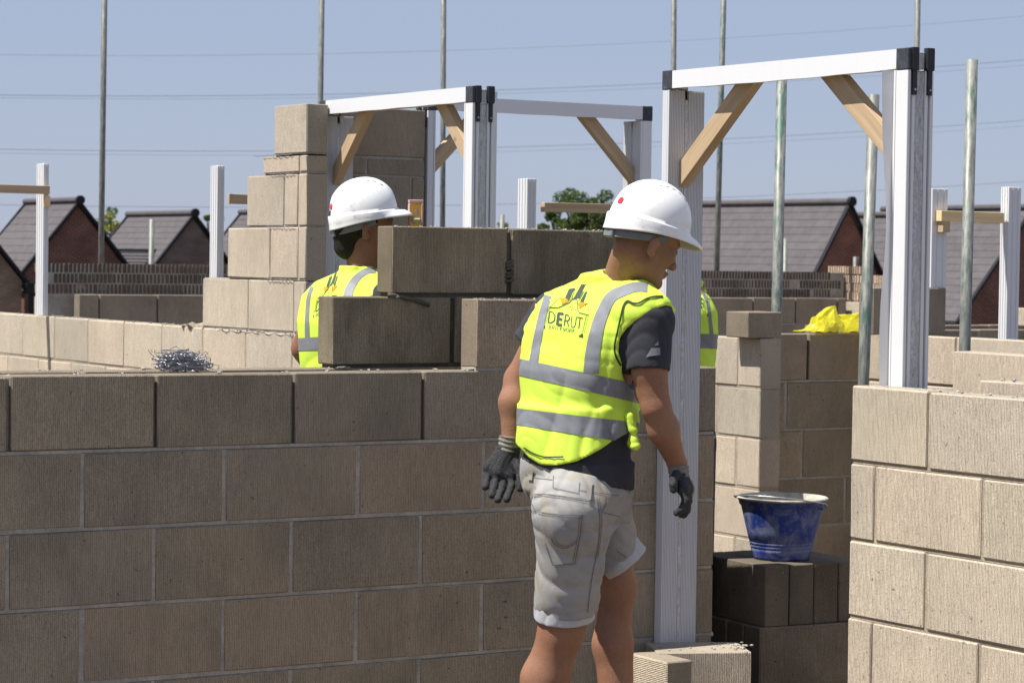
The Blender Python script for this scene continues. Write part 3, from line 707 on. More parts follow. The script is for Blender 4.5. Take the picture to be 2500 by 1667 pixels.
def house(label, apex, d, hw, rise, length, brick, rz=0.0, wall_h=5.4, tiles=13, dormer=None, window=None, pipe=None):
    """gable front towards -Y (local); ridge runs along +Y; apex at photo pixel, depth d"""
    A = at(d, *apex); gz = ground_z(A[0], A[1])-.3; zr = A[2]; ze = zr-rise
    h = empty('brick_house', (A[0], A[1], gz), rz, label, 'house', 'new brick houses beyond the site')
    zr -= gz; ze -= gz
    bm = bmesh.new(); hb = hw-.12
    pr = [(-hb, 0), (hb, 0), (hb, ze-.05), (0, zr-.12), (-hb, ze-.05)]
    lo = [bm.verts.new((x, .08, z)) for x, z in pr]; hi = [bm.verts.new((x, length-.08, z)) for x, z in pr]
    bm.faces.new(lo); bm.faces.new(hi[::-1])
    for i in range(5): j = (i+1) % 5; bm.faces.new((lo[j], lo[i], hi[i], hi[j]))
    bmesh.ops.recalc_face_normals(bm, faces=bm.faces)
    bm_obj('wall', bm, HB[brick], h)
    sl = math.hypot(hw+.12, rise*(hw+.12)/hw); ang = math.atan2(rise, hw)
    g = sl/tiles
    tb = bmesh.new(); add_box(tb, -.006, g+.04, -length/2, length/2, -.02, .014, None)
    for vv in tb.verts:
        if vv.co.x > g*.5 and vv.co.z > 0: vv.co.z = .012
        elif vv.co.z > 0: vv.co.z = .027
    tm = bpy.data.meshes.new('tile_course'); tb.to_mesh(tm); tb.free(); tm.materials.append(M['tile'])
    rf = {}
    for s in (-1, 1):
        r = empty('roof', (0, 0, 0)); r.parent = h
        for k in range(tiles):
            dd = sl-g*k                             # distance down the slope of this course's lower edge
            x = s*dd*math.cos(ang); z = zr-dd*math.sin(ang)
            o = put('tile_course', tm, r, (x, length/2, z), (0, 0, 0))
            o.rotation_euler = (0, -ang if s < 0 else -(math.pi-ang), 0) if s < 0 else (0, 0, 0)
            if s > 0: o.rotation_euler = Matrix(((-math.cos(ang), 0, math.sin(ang)), (0, -1, 0), (math.sin(ang), 0, math.cos(ang)))).to_euler()
            else: o.rotation_euler = Matrix(((math.cos(ang), 0, -math.sin(ang)), (0, 1, 0), (math.sin(ang), 0, math.cos(ang)))).to_euler()
    for yv in (0.0, length):
        bm = bmesh.new(); w = .14
        P = [(-(hw+.14), ze-(.14*rise/hw)-.10), (0, zr-.02), (hw+.14, ze-(.14*rise/hw)-.10)]
        U = [(P[0][0], P[0][1]+w), (0, P[1][1]+w), (P[2][0], P[2][1]+w)]
        q = [P[0], P[1], P[2], U[2], U[1], U[0]]
        lo = [bm.verts.new((x, yv-.09, z)) for x, z in q]; hi = [bm.verts.new((x, yv+.07, z)) for x, z in q]
        for f in ((0, 1, 4, 5), (1, 2, 3, 4)): bm.faces.new([lo[i] for i in f]); bm.faces.new([hi[i] for i in f][::-1])
        for i in range(6): j = (i+1) % 6; bm.faces.new((lo[j], lo[i], hi[i], hi[j]))
        bmesh.ops.recalc_face_normals(bm, faces=bm.faces); bm_obj('verge', bm, M['verge'], h)
    bm = bmesh.new(); add_tube(bm, [(0, -.12, zr+.10), (0, length+.1, zr+.10)], .12, 10); bm_obj('ridge_tiles', bm, M['tile'], h)
    bm = bmesh.new(); add_tube(bm, [(0, -.16, zr+.10), (0, -.02, zr+.10)], .17, 12); bm_obj('ridge_end_cap', bm, M['verge'], h)
    for s in (-1, 1):
        bm = bmesh.new(); add_tube(bm, [(s*(hw+.2), -.1, ze-.22), (s*(hw+.2), length+.1, ze-.22)], .07, 8); bm_obj('gutter', bm, M['verge'], h)
    if pipe:
        bm = bmesh.new(); add_tube(bm, [(pipe*(hw+.16), -.13, ze-.2), (pipe*(hw+.16), -.13, 0)], .11, 8); add_box(bm, pipe*(hw+.16)-.22, pipe*(hw+.16)+.22, -.25, .1, ze-.5, ze-.1); bm_obj('downpipe', bm, M['verge'], h)
    if window:
        wx, wz, ww, wh = window; bm = bmesh.new(); add_box(bm, wx-ww/2, wx+ww/2, .02, .1, wz, wz+wh); f = bm_obj('window', bm, M['frame_w'], h)
        for i in (0, 1):
            bm = bmesh.new(); add_box(bm, wx-ww/2+.06+i*(ww/2-.03), wx-.03+i*(ww/2-.03), .0, .03, wz+.06, wz+wh-.06); bm_obj('pane', bm, M['glass_dark'], f)
    if dormer:                                      # small gabled side roof crossing the main slope
        dx, dy, w, ln = dormer; dr = empty('side_roof', (0, 0, 0)); dr.parent = h; R0 = .62
        zr2 = zr-rise*dx/hw; k = 8
        for q in range(k):
            bm = bmesh.new(); t0 = q/k; t1 = (q+1)/k
            a0 = dy-w*t1; a1 = dy-w*t0
            vs = [bm.verts.new(p) for p in ((-dx-ln, a1, zr2+.0-w*.75*t0), (-dx+.0, a1, zr2-w*.75*t0), (-dx-w*.75*t1*hw/rise, a0, zr2-w*.75*t1+.09), (-dx-ln, a0, zr2-w*.75*t1+.09))]
            bm.faces.new(vs); e = bmesh.ops.extrude_face_region(bm, geom=bm.faces[:])
            for vv in [x for x in e['geom'] if isinstance(x, bmesh.types.BMVert)]: vv.co.z -= .05
            bmesh.ops.recalc_face_normals(bm, faces=bm.faces); bm_obj('tile_course', bm, M['tile'], dr)
        bm = bmesh.new(); add_tube(bm, [(-dx+.05, dy, zr2+.03), (-dx-ln, dy, zr2+.03)], .07, 6); bm_obj('ridge_tiles', bm, M['verge'], dr)
    return h
house('house with dark red brick gable at far left, black verges, taller grey roof', (182, 466), 92, 2.15, 2.50, 5.3, 'red', tiles=10)
house('house with charcoal-grey brick gable, second from the left', (446, 495), 98, 2.0, 2.35, 6.4, 'grey', tiles=11, dormer=(1.2, .9, 1.3, 1.6))
house('buff brick house at the very left edge with a black downpipe', (-75, 478), 86, 2.1, 2.4, 5.0, 'buff', tiles=10, pipe=1, dormer=(1.0, .9, 1.2, 1.5))
house('house whose grey roof only shows left of the stepped block corner', (700, 490), 104, 2.2, 2.5, 6.0, 'red', tiles=11)
house('large grey-roofed house with rust-red gable behind the big white frame', (1952, 470), 84, 2.05, 3.1, 7.7, 'rust', tiles=13, rz=R_(4))
house('buff-gabled house seen just right of the big frame post', (2137, 498), 95, 2.0, 2.5, 6.0, 'buff', tiles=11, window=(.2, 4.15, .9, .8))
house('dark red gabled house at the right edge behind the bare white posts', (2372, 482), 92, 3.4, 3.9, 8.3, 'red', tiles=16)

house('house with a red gable outside the left of the picture', (-420, 470), 95, 2.3, 2.7, 6.0, 'red', tiles=10)
house('buff house farther outside the left of the picture', (-760, 482), 100, 2.2, 2.5, 6.0, 'buff', tiles=10)
house('house with a grey gable outside the right of the picture', (2720, 492), 95, 2.4, 2.7, 6.5, 'grey', tiles=10)
house('rust-gabled house farther outside the right of the picture', (3080, 486), 98, 2.4, 2.7, 6.5, 'rust', tiles=10)
# ------------------------------------------------------------------ trees
t = NT('leaves', .6, .3); oi = t.n('ShaderNodeNewGeometry'); v = t.mapping(src='World')
t.col(t.ramp(t.noise(v, .9, 3, .6), [(.3, (.045, .075, .022, 1)), (.55, (.075, .115, .032, 1)), (.75, (.11, .145, .045, 1))]))
tr = t.n('ShaderNodeBsdfTranslucent'); tr.inputs[0].default_value = (.13, .2, .03, 1); ms = t.n('ShaderNodeMixShader'); ms.inputs[0].default_value = .3
t.l(t.b.outputs[0], ms.inputs[1]); t.l(tr.outputs[0], ms.inputs[2]); t.l(ms.outputs[0], t.t.nodes['Material Output'].inputs['Surface'])
M['leaf'] = t.m; M['bark'] = simple('bark', (.12, .09, .06, 1), .95, .1)
M['leaf_y'] = simple('yellow_green_leaves', (.26, .27, .035, 1), .6, .3, .3, 2, src='World')
def tree(label, d, cpx, w_m, top_px, base_z=None, clumps=26, leaves=2600, lsz=.16, seed=1, mat='leaf', loose=False, ch=2.6):
    rnd = np.random.RandomState(seed)
    C = at(d, *cpx); gz = ground_z(C[0], C[1]); zt = at(d, cpx[0], top_px)[2]; H = zt-gz
    root = empty('tree', (C[0], C[1], gz), 0, label, 'tree', 'trees beyond the site')
    bm = bmesh.new(); add_tube(bm, [(0, 0, 0), (.1, 0, H*.3), (0, .1, H*.75)], .03*H, 8, r2=.012*H); cl = []
    for i in range(clumps):
        a = rnd.uniform(0, 6.28); zq = rnd.uniform(-.95, .82); zz = (H-ch/2+zq*ch/2)/H; rr = w_m/2*math.sqrt(max(.05, 1-zq*zq))*rnd.uniform(.2, 1.0)
        c = np.array([rr*math.cos(a), rr*math.sin(a), zz*H]); s = rnd.uniform(.09, .17)*w_m*(.75 if loose else 1.0); cl.append((c, s))
        add_tube(bm, [(0, 0, c[2]*.6), tuple(c*.6+np.array([0, 0, c[2]*.3])), tuple(c)], .008*H, 5, cap=False, r2=.002*H)
    bm_obj('trunk', bm, M['bark'], root)
    per = leaves//clumps; N = per*clumps
    cc = np.repeat(np.array([c for c, s in cl]), per, 0); ss = np.repeat(np.array([s for c, s in cl]), per)[:, None]
    p = rnd.normal(size=(N, 3)); p /= np.linalg.norm(p, axis=1)[:, None]; p = cc+p*ss*(rnd.uniform(.25, 1, (N, 1))**.5)*np.array([1.15, 1.15, .8])
    a = rnd.normal(size=(N, 3)); a /= np.linalg.norm(a, axis=1)[:, None]; b = np.cross(a, rnd.normal(size=(N, 3))); b /= np.linalg.norm(b, axis=1)[:, None]
    q = lsz*rnd.uniform(.5, 1.1, (N, 1)); V = np.stack([p-a*q*.5, p+b*q*.3, p+a*q*.5, p-b*q*.3], 1).reshape(-1, 3)
    F = np.arange(N*4).reshape(N, 4); put('crown', mesh_np('crown', V, F, M[mat]), root)
tree('loose-crowned green tree behind the right-hand hard hat', 62, (1350, 560), 1.95, 420, ch=2.6, clumps=90, leaves=26000, lsz=.075, seed=3, loose=True)
tree('low broad tree beside the loose-crowned tree', 64, (1296, 560), 1.3, 470, ch=1.9, clumps=44, leaves=11000, lsz=.09, seed=31, loose=True)
tree('small dark bushy tree on the skyline left of the tube stub', 88, (1146, 560), 1.3, 500, clumps=16, leaves=2200, lsz=.11, seed=4)
tree('low bushy tree on the skyline right of the tube stub', 90, (1185, 560), 1.4, 506, clumps=16, leaves=2200, lsz=.11, seed=5)
tree('dark green tree behind the left gables', 115, (226, 560), 2.3, 470, clumps=22, leaves=3600, lsz=.13, seed=6)
tree('yellow-green tree between the two left gables', 112, (258, 570), 1.7, 480, clumps=16, leaves=2400, lsz=.13, seed=7, mat='leaf_y')
tree('small dark tree peeping over the roof right of the grey gable', 118, (482, 570), 1.6, 487, clumps=12, leaves=1500, lsz=.13, seed=8)
tree('small dark tree at the left edge of the large grey roof', 108, (1622, 580), 1.4, 520, clumps=12, leaves=1500, lsz=.13, seed=9)

rnd = np.random.RandomState(77); N = 26000; th = rnd.uniform(-.9, 2.0, N)
hh = 3.2+1.6*np.sin(th*23)+1.1*np.sin(th*61+1)+.8*np.sin(th*143+2); d_ = 330+rnd.uniform(-10, 14, N)
c_ = np.stack([d_*np.sin(th), d_*np.cos(th), -4.3+(hh+1.0)*np.sqrt(rnd.uniform(0, 1, N))], 1)
a_ = rnd.normal(size=(N, 3)); a_ /= np.linalg.norm(a_, axis=1)[:, None]; b_ = np.cross(a_, rnd.normal(size=(N, 3))); b_ /= np.linalg.norm(b_, axis=1)[:, None]
V = np.stack([c_-a_*.8, c_+b_*.7, c_+a_*.8, c_-b_*.7], 1).reshape(-1, 3)
tag(put('distant_wood', mesh_np('distant_wood', V, np.arange(N*4).reshape(N, 4), M['leaf'])), 'far-off line of trees along the horizon beyond the houses', 'wood', kind='stuff')
# ------------------------------------------------------------------ power lines
M['wire'] = simple('weathered_cable', (.22, .24, .28, 1), .7, .2)
def wire(label, d, pts, r=.010):
    Y = np.polyfit([p[0] for p in pts], [p[1] for p in pts], 2); bm = bmesh.new(); P = []
    for x in np.linspace(-900, 3200, 46):
        P.append(at(d+ (x-1176)*.012, x, np.polyval(Y, x)))
    add_tube(bm, P, r, 5); tag(bm_obj('power_line', bm, M['wire'], None), label, 'cable', 'overhead power lines')
D0 = 130
wire('upper overhead cable crossing the sky near the top right corner', D0, [(0, 126), (1018, 118), (1700, 85), (2352, 38)], .008)
wire('second overhead cable, darker of the pair over the left poles', D0, [(0, 219), (700, 217), (1540, 192), (2352, 138)], .014)
wire('second overhead cable\'s fainter twin just beneath it', D0+2, [(0, 226), (700, 223), (1540, 203), (2352, 150)], .008)
wire('third overhead cable, level with the top of the leftmost white post', D0, [(0, 343), (640, 347), (1540, 325), (2352, 277)], .013)
wire('third overhead cable\'s fainter twin just beneath it', D0+2, [(640, 356), (0, 352), (1540, 336), (2352, 290)], .007)
wire('lowest overhead cable just over the roofs', D0, [(0, 471), (480, 475), (1200, 469), (2140, 430), (2352, 417)], .012)

# ------------------------------------------------------------------ yellow plastic sheet, scrap
t = NT('yellow_plastic_film', .28, .5); t.col((.74, .68, .04, 1)); t.b.inputs['Transmission Weight'].default_value = 0.0
tr = t.n('ShaderNodeBsdfTranslucent'); tr.inputs[0].default_value = (.9, .85, .03, 1); ms = t.n('ShaderNodeMixShader'); ms.inputs[0].default_value = .4
t.l(t.b.outputs[0], ms.inputs[1]); t.l(tr.outputs[0], ms.inputs[2]); t.l(ms.outputs[0], t.t.nodes['Material Output'].inputs['Surface']); M['film'] = t.m
def crumple(label, outline, d, v, seed, name='plastic_sheet', depth=.16):
    """crumpled film lying on something: heights follow the outline seen from the front, folds are irregular"""
    rnd = np.random.RandomState(seed); xs = [p[0] for p in outline]; n = 44; mrow = 22
    base = on('v', v, xs[0], outline[0][1]); z0 = base[2]; V = []
    ph = rnd.uniform(0, 6.28, 12)
    for j in range(mrow+1):
        u = j/mrow
        for i in range(n+1):
            t_ = i/n; x = xs[0]+(xs[-1]-xs[0])*t_; top = np.interp(x, xs, [p[1] for p in outline])
            P = on('v', v, x, top); hgt = max(0.004, P[2]-z0)
            prof = math.sin(math.pi*min(1, u*1.15))**.7 if u < .87 else .05
            k = abs(math.sin(9*t_+5*u+ph[0]))*.35+abs(math.sin(17*t_-8*u+ph[1]))*.25+abs(math.sin(25*t_+19*u+ph[2]))*.15
            z = z0+hgt*prof*(1.0-.55*k if abs(u-.5) > .12 else 1.0-.12*k)
            V.append((P[0]+.010*math.sin(19*u+ph[3]), v-.01+depth*(u-.35)+.012*math.sin(13*t_+ph[4]), z+.003*math.sin(40*t_+30*u)))
    F = [(j*(n+1)+i, j*(n+1)+i+1, (j+1)*(n+1)+i+1, (j+1)*(n+1)+i) for j in range(mrow) for i in range(n)]
    V = np.array(V); c = np.array([V[:, 0].mean(), V[:, 1].mean(), V[:, 2].min()])
    o = put(name, mesh_np(name, V-c, F, M['film'], False), None, c); return tag(o, label, 'plastic sheet')
crumple('crumpled bright yellow plastic sheet on top of the shaded block wall', [(1852, 761), (1872, 738), (1860, 728), (1880, 722), (1905, 704), (1920, 698), (1924, 722), (1940, 720), (1985, 718), (2010, 724), (2030, 758)], 11.5, 9.35, 5)
bm = bmesh.new(); rnd = random.Random(4)
P0_ = on('z', .02, 1735, 1568)
n = 16
for j in range(n+1):
    for i in range(n+1):
        a = (i/n-.5); b_ = (j/n-.5)
        bm.verts.new((a*.55, b_*.5, .17*math.exp(-7*(a*a+b_*b_))*(1+.5*math.sin(19*a+7*b_))+.03*abs(math.sin(23*a-17*b_))))
bm.verts.ensure_lookup_table()
for j in range(n):
    for i in range(n): bm.faces.new([bm.verts[q] for q in (j*(n+1)+i, j*(n+1)+i+1, (j+1)*(n+1)+i+1, (j+1)*(n+1)+i)])
sc = on('z', .20, 1745, 1562); tag(bm_obj('plastic_sheet', bm, M['film'], None, (sc[0], sc[1], .04)), 'scrap of yellow plastic on the floor at the bottom edge, before the block stack', 'plastic sheet')
# ------------------------------------------------------------------ pile of wall ties
M['tie'] = simple('dull_stainless_wire', (.24, .245, .27, 1), .32, .5, .2, 80, .75)
bm = bmesh.new(); rnd = random.Random(11); c0 = on('z', 1.36, 432, 850); c0 = Vector((c0[0]+.03, 7.03, 1.352))
for i in range(130):
    t_ = rnd.random(); L = rnd.uniform(.070, .10); u = max(-.055, min(.055, rnd.gauss(0, .030)))
    hgt = .058*math.exp(-((u+.035)/.045)**2)+.022*math.exp(-((u-.05)/.05)**2)+.006
    z = rnd.uniform(.003, max(.006, hgt)); ang = rnd.gauss(0, .28)+(.55 if rnd.random() < .25 else 0)*rnd.choice((-1, 1))
    tilt = rnd.gauss(0, .16); w = .014; y = rnd.gauss(0, .035)
    if rnd.random() < .1: tilt = rnd.choice((-1, 1))*rnd.uniform(.4, .8); z = .03
    roll = rnd.uniform(-1.2, 1.2)
    pts = [(-L/2+.012, w*.2, 0), (-L/2, w*.5, .004), (-L/2, w, .0), (-L/2+.006, w, 0), (-.01, w*.85, 0), (0, w*.5, .003), (.01, w*.85, 0), (L/2-.004, w, 0), (L/2, w*.6, 0), (L/2, -w*.1, .003), (L/2-.01, -w*.2, 0), (-L/2+.02, -w*.2, 0)]
    Mx = Matrix.Translation((u, y, z)) @ Matrix.Rotation(ang, 4, 'Z') @ Matrix.Rotation(tilt, 4, 'Y') @ Matrix.Rotation(roll, 4, 'X')
    q = [Mx @ Vector(p) for p in pts]
    for p in q: p.z = max(p.z, .0015)
    add_tube(bm, q, .0011, 4, cap=False)
o = bm_obj('wall_tie_heap', bm, M['tie'], None, c0, (0, 0, R_(-8)), smooth=True); tag(o, 'tangled heap of shiny steel wire wall ties on top of the front wall', 'wall ties', kind='stuff')

# ------------------------------------------------------------------ spirit level standing behind the raised block
M['lv'] = simple('yellow_level_body', (.72, .40, .03, 1), .45, .4, .2, 60); M['lv2'] = simple('dusty_pink_end_cap', (.50, .30, .27, 1), .8, .2, .2, 60)
M['vial'] = simple('green_vial', (.45, .62, .12, 1), .15, .6)
q = at(8.45, 955, 462); lv = empty('spirit_level', (q[0], q[1], 1.45), -YAW+R_(12), 'upright yellow spirit level with dusty pink end cap beside the left worker\'s helmet', 'spirit level')
h = q[2]-1.45; w = .022
for nm, x0, x1, y0, y1, z0, z1, mt in (('body', -w, w, -.012, .012, -.25, h-.008, 'lv'), ('end_cap', -w-.002, w+.002, -.0135, .0135, h-.0078, h+.004, 'lv2'), ('edge_rail', -w-.002, -w+.005, -.0145, .0145, -.25, h-.009, 'lv2'), ('edge_rail', w-.005, w+.002, -.0145, .0145, -.25, h-.009, 'lv2')):
    bm = bmesh.new(); add_bbox(bm, x0, x1, y0, y1, z0, z1, .0015); ob = bm_obj(nm, bm, M[mt], lv)
    if nm == 'body': body = ob
bm = bmesh.new()
for s in (-.0135, .0105): add_box(bm, -.004, .004, s, s+.003, h-.05, h-.02)
bm_obj('slot', bm, M['lv2'], lv)
bm = bmesh.new(); bmesh.ops.create_cone(bm, cap_ends=True, segments=24, radius1=.016, radius2=.016, depth=.028); vw = bm_obj('vial_window', bm, M['lv2'], lv, (0, 0, h-.062), (R_(90), 0, 0))
bm = bmesh.new(); add_tube(bm, [(-.012, 0, 0), (.012, 0, 0)], .006, 10); bm_obj('vial', bm, M['vial'], vw, (0, 0, .0115), (0, 0, 0))

# ================================================================== PEOPLE
# Bodies and clothes are smooth-blended volumes turned into one surface each (surface nets).
def unit(v): v = np.asarray(v, float); return v/np.linalg.norm(v)
class Field:
    def __init__(s, lo, hi, h):
        s.lo = np.array(lo, float); s.h = h; s.n = np.ceil((np.array(hi)-s.lo)/h).astype(int)+1
        s.D = np.full(s.n, .25, np.float32)
        s.ax = [s.lo[i]+h*np.arange(s.n[i]) for i in range(3)]
    def sub(s, lo, hi):
        a = np.maximum(0, np.floor((np.array(lo)-s.lo)/s.h).astype(int)); b = np.minimum(s.n, np.ceil((np.array(hi)-s.lo)/s.h).astype(int)+1)
        if (b <= a).any(): return None, None
        sl = tuple(slice(int(a[i]), int(b[i])) for i in range(3))
        g = np.meshgrid(*[s.ax[i][sl[i]] for i in range(3)], indexing='ij')
        return sl, np.stack(g, -1).astype(np.float32)
    def add(s, prim, k=.02, op='u'):
        f, lo, hi = prim; m = .05+k
        sl, P = s.sub(np.array(lo)-m, np.array(hi)+m)
        if sl is None: return s
        d = f(P).astype(np.float32); A = s.D[sl]
        if op == 'u':
            h = np.clip(.5+.5*(A-d)/k, 0, 1); s.D[sl] = A*(1-h)+d*h-k*h*(1-h)
        elif op == 's':
            d = -d; h = np.clip(.5-.5*(A-d)/k, 0, 1); s.D[sl] = A*(1-h)+d*h+k*h*(1-h)
        return s
    def clip(s, p, n):                              # keep the side the normal points away from
        g = (s.ax[0][:, None, None]-p[0])*n[0]+(s.ax[1][None, :, None]-p[1])*n[1]+(s.ax[2][None, None, :]-p[2])*n[2]
        s.D = np.maximum(s.D, g.astype(np.float32)); return s
    def warp(s, f):
        g = np.meshgrid(*s.ax, indexing='ij'); s.D = s.D + f(*g).astype(np.float32); return s
    def mesh(s, name, mat):
        D = s.D; D[0] = D[-1] = .1; D[:, 0] = D[:, -1] = .1; D[:, :, 0] = D[:, :, -1] = .1
        ins = D < 0; n = D.shape
        c = ins[:-1, :-1, :-1].astype(np.int8)
        for a in (0, 1):
            for b in (0, 1):
                for e in (0, 1):
                    if a or b or e: c = c+ins[a:n[0]-1+a, b:n[1]-1+b, e:n[2]-1+e]
        cell = (c > 0) & (c < 8); idx = -np.ones(cell.shape, np.int64); ci = np.argwhere(cell); idx[cell] = np.arange(len(ci))
        acc = np.zeros((len(ci), 3)); cnt = np.zeros(len(ci)); i, j, k = ci.T
        for ax in range(3):
            o = [(0, 0, 0)]*4; r = []
            oth = [q for q in range(3) if q != ax]
            for a in (0, 1):
                for b in (0, 1):
                    off = [0, 0, 0]; off[oth[0]] = a; off[oth[1]] = b; off2 = list(off); off2[ax] = 1
                    d0 = D[i+off[0], j+off[1], k+off[2]].astype(float); d1 = D[i+off2[0], j+off2[1], k+off2[2]].astype(float)
                    m = (d0 < 0) != (d1 < 0); t = np.where(m, d0/np.where(m, d0-d1, 1), 0)
                    q = np.array(off, float)[None].repeat(len(ci), 0); q[:, ax] = t
                    acc += q*m[:, None]; cnt += m
        V = s.lo+(ci+acc/cnt[:, None])*s.h
        F = []
        for ax in range(3):
            u, w = [(1, 2), (2, 0), (0, 1)][ax]
            sl0 = [slice(None)]*3; sl1 = [slice(None)]*3; sl0[ax] = slice(0, -1); sl1[ax] = slice(1, None)
            ch = ins[tuple(sl0)] != ins[tuple(sl1)]
            e = np.argwhere(ch); e = e[(e[:, u] > 0) & (e[:, w] > 0) & (e[:, u] < n[u]-1) & (e[:, w] < n[w]-1)]
            neg = ins[e[:, 0], e[:, 1], e[:, 2]]
            def C(du, dw):
                q = e.copy(); q[:, u] -= du; q[:, w] -= dw; return idx[q[:, 0], q[:, 1], q[:, 2]]
            f = np.stack([C(1, 1), C(0, 1), C(0, 0), C(1, 0)], 1); f[~neg] = f[~neg][:, ::-1]; F.append(f)
        F = np.concatenate(F); F = F[(F >= 0).all(1)]
        # light smoothing
        for _ in range(2):
            S_ = np.zeros_like(V); N_ = np.zeros(len(V))
            for a, b in ((0, 1), (1, 2), (2, 3), (3, 0)):
                np.add.at(S_, F[:, a], V[F[:, b]]); np.add.at(S_, F[:, b], V[F[:, a]]); np.add.at(N_, F[:, a], 1); np.add.at(N_, F[:, b], 1)
            V = V*.5+S_/N_[:, None]*.5
        me = bpy.data.meshes.new(name); me.vertices.add(len(V)); me.vertices.foreach_set('co', V.ravel())
        me.loops.add(len(F)*4); me.loops.foreach_set('vertex_index', F.ravel()); me.polygons.add(len(F))
        me.polygons.foreach_set('loop_start', np.arange(0, len(F)*4, 4)); me.polygons.foreach_set('loop_total', np.full(len(F), 4))
        me.polygons.foreach_set('use_smooth', np.ones(len(F), bool)); me.update(calc_edges=True); me.validate()
        if mat: me.materials.append(mat)
        return me
def cap_(a, b, ra, rb=None):
    a = np.array(a, float); b = np.array(b, float); rb = ra if rb is None else rb; ab = b-a; L = ab@ab+1e-12
    def f(P):
        t = np.clip(((P-a)@ab)/L, 0, 1); q = a+t[..., None]*ab; return np.linalg.norm(P-q, axis=-1)-(ra+(rb-ra)*t)
    R = max(ra, rb); return f, np.minimum(a, b)-R, np.maximum(a, b)+R
def ell_(c, ax, r):
    c = np.array(c, float); ax = np.array(ax, float); r = np.array(r, float)
    def f(P):
        q = (P-c)@ax.T; k0 = np.linalg.norm(q/r, axis=-1); k1 = np.linalg.norm(q/r**2, axis=-1)+1e-9; return k0*(k0-1)/k1
    R = r.max(); return f, c-R, c+R
def loft_(rows, inf=0.0, p=2.35):
    """rows: (centre xyz, lateral half width, front-back half depth, facing angle) from bottom to top"""
    z = np.array([r[0][2] for r in rows]); o = np.argsort(z); z = z[o]; rows = [rows[i] for i in o]
    cx = np.array([r[0][0] for r in rows]); cy = np.array([r[0][1] for r in rows]); A = np.array([r[1] for r in rows])+inf; B = np.array([r[2] for r in rows])+inf; ph = np.array([r[3] for r in rows])
    def f(P):
        Z = P[..., 2]; I = lambda v: np.interp(Z, z, v); x = P[..., 0]-I(cx); y = P[..., 1]-I(cy); h = I(ph); a = I(A); b = I(B)
        lat = x*np.cos(h)-y*np.sin(h); sag = x*np.sin(h)+y*np.cos(h)
        k = (np.abs(lat/a)**p+np.abs(sag/b)**p)**(1/p); d = (k-1)*np.minimum(a, b)*.95
        dz = np.maximum(z[0]-inf-Z, Z-z[-1]-inf); return np.maximum(d, dz)
    R = A.max(); return f, (cx.min()-R, cy.min()-R, z[0]-inf), (cx.max()+R, cy.max()+R, z[-1]+inf)
HF = np.array([math.sin(YAW), math.cos(YAW), 0.0]); HR = np.array([math.cos(YAW), -math.sin(YAW), 0.0])
class Fig:
    """figure frame: x to the right of the picture, y away from the viewer, z up; origin on the floor below the figure"""
    def __init__(s, cx, depth, ground=.035):
        p = at(depth, cx, 1100); s.o = np.array([p[0], p[1], ground])
        s.cam = s.loc(CAM)
    def loc(s, w): d = np.asarray(w)-s.o; return np.array([d@HR, d@HF, d[2]])
    def P(s, x, y, d): return s.loc(at(d, x, y))
    def G(s, zx, zy, ox, oy, k, d): return s.P((ox+zx/k)/K, (oy+zy/k)/K, d)
    def dirn(s, x, y):
        r = ray(x, y); return unit(np.array([r@HR, r@HF, r[2]]))
def headframe(phi, th, roll=0.0):
    f = np.array([math.sin(phi)*math.cos(th), math.cos(phi)*math.cos(th), -math.sin(th)]); l = np.array([-math.cos(phi), math.sin(phi), 0.0]); u = np.cross(f, l)
    if roll: l, u = l*math.cos(roll)+u*math.sin(roll), u*math.cos(roll)-l*math.sin(roll)
    return np.array([f, l, u])
def head_prims(F, c, Rm, neck, k=1.0):
    g = lambda x, y, z: c+Rm.T@np.array([x, y, z])
    E = lambda p, r, kk=.012, op='u', ax=Rm: F.add(ell_(g(*p), ax, r), kk, op)
    F.add(cap_(g(-.014, 0, -.035), neck[0], .053, neck[1]), .02)
    E((-.008, 0, .032), (.097, .076, .083)); E((.022, 0, -.03), (.068, .060, .080), .02)
    E((.030, 0, -.088), (.050, .046, .030), .02); F.add(cap_(g(.0, .045, -.07), g(.068, .016, -.108), .016, .014), .018); F.add(cap_(g(.0, -.045, -.07), g(.068, -.016, -.108), .016, .014), .018)
    E((.076, 0, -.104), (.017, .020, .015), .014)
    for s in (-1, 1): E((.058, s*.043, -.032), (.022, .020, .018), .02)
    E((.081, 0, .006), (.014, .044, .010), .014)
    for s in (-1, 1): E((.094, s*.031, -.012), (.011, .014, .009), .010, 's')
    for s in (-1, 1): E((.077, s*.031, -.013), (.0125, .0125, .0115), .003)
    F.add(cap_(g(.084, 0, -.008), g(.108, 0, -.044), .0085, .0115), .010); E((.096, .012, -.048), (.010, .008, .007), .006); E((.096, -.012, -.048), (.010, .008, .007), .006)
    E((.088, 0, -.070), (.012, .023, .0060), .006); E((.085, 0, -.080), (.011, .020, .0065), .006); E((.098, 0, -.0752), (.008, .020, .0016), .003, 's')
    for s in (-1, 1):
        ea = headframe(0, 0); q = Rm
        tilt = np.array([[math.cos(.25), 0, -math.sin(.25)], [0, 1, 0], [math.sin(.25), 0, math.cos(.25)]])
        sp = np.array([[math.cos(.35), -s*math.sin(.35), 0], [s*math.sin(.35), math.cos(.35), 0], [0, 0, 1]])
        A = sp@tilt@Rm
        F.add(ell_(g(-.014, s*.082, -.026), A, (.019, .0075, .031)), .005); F.add(ell_(g(-.004, s*.090, -.020), A, (.011, .0062, .019)), .004, 's')
        F.add(ell_(g(-.001, s*.086, -.031), A, (.005, .010, .007)), .003, 's'); F.add(ell_(g(-.008, s*.079, -.050), A, (.009, .006, .009)), .006)
    return g
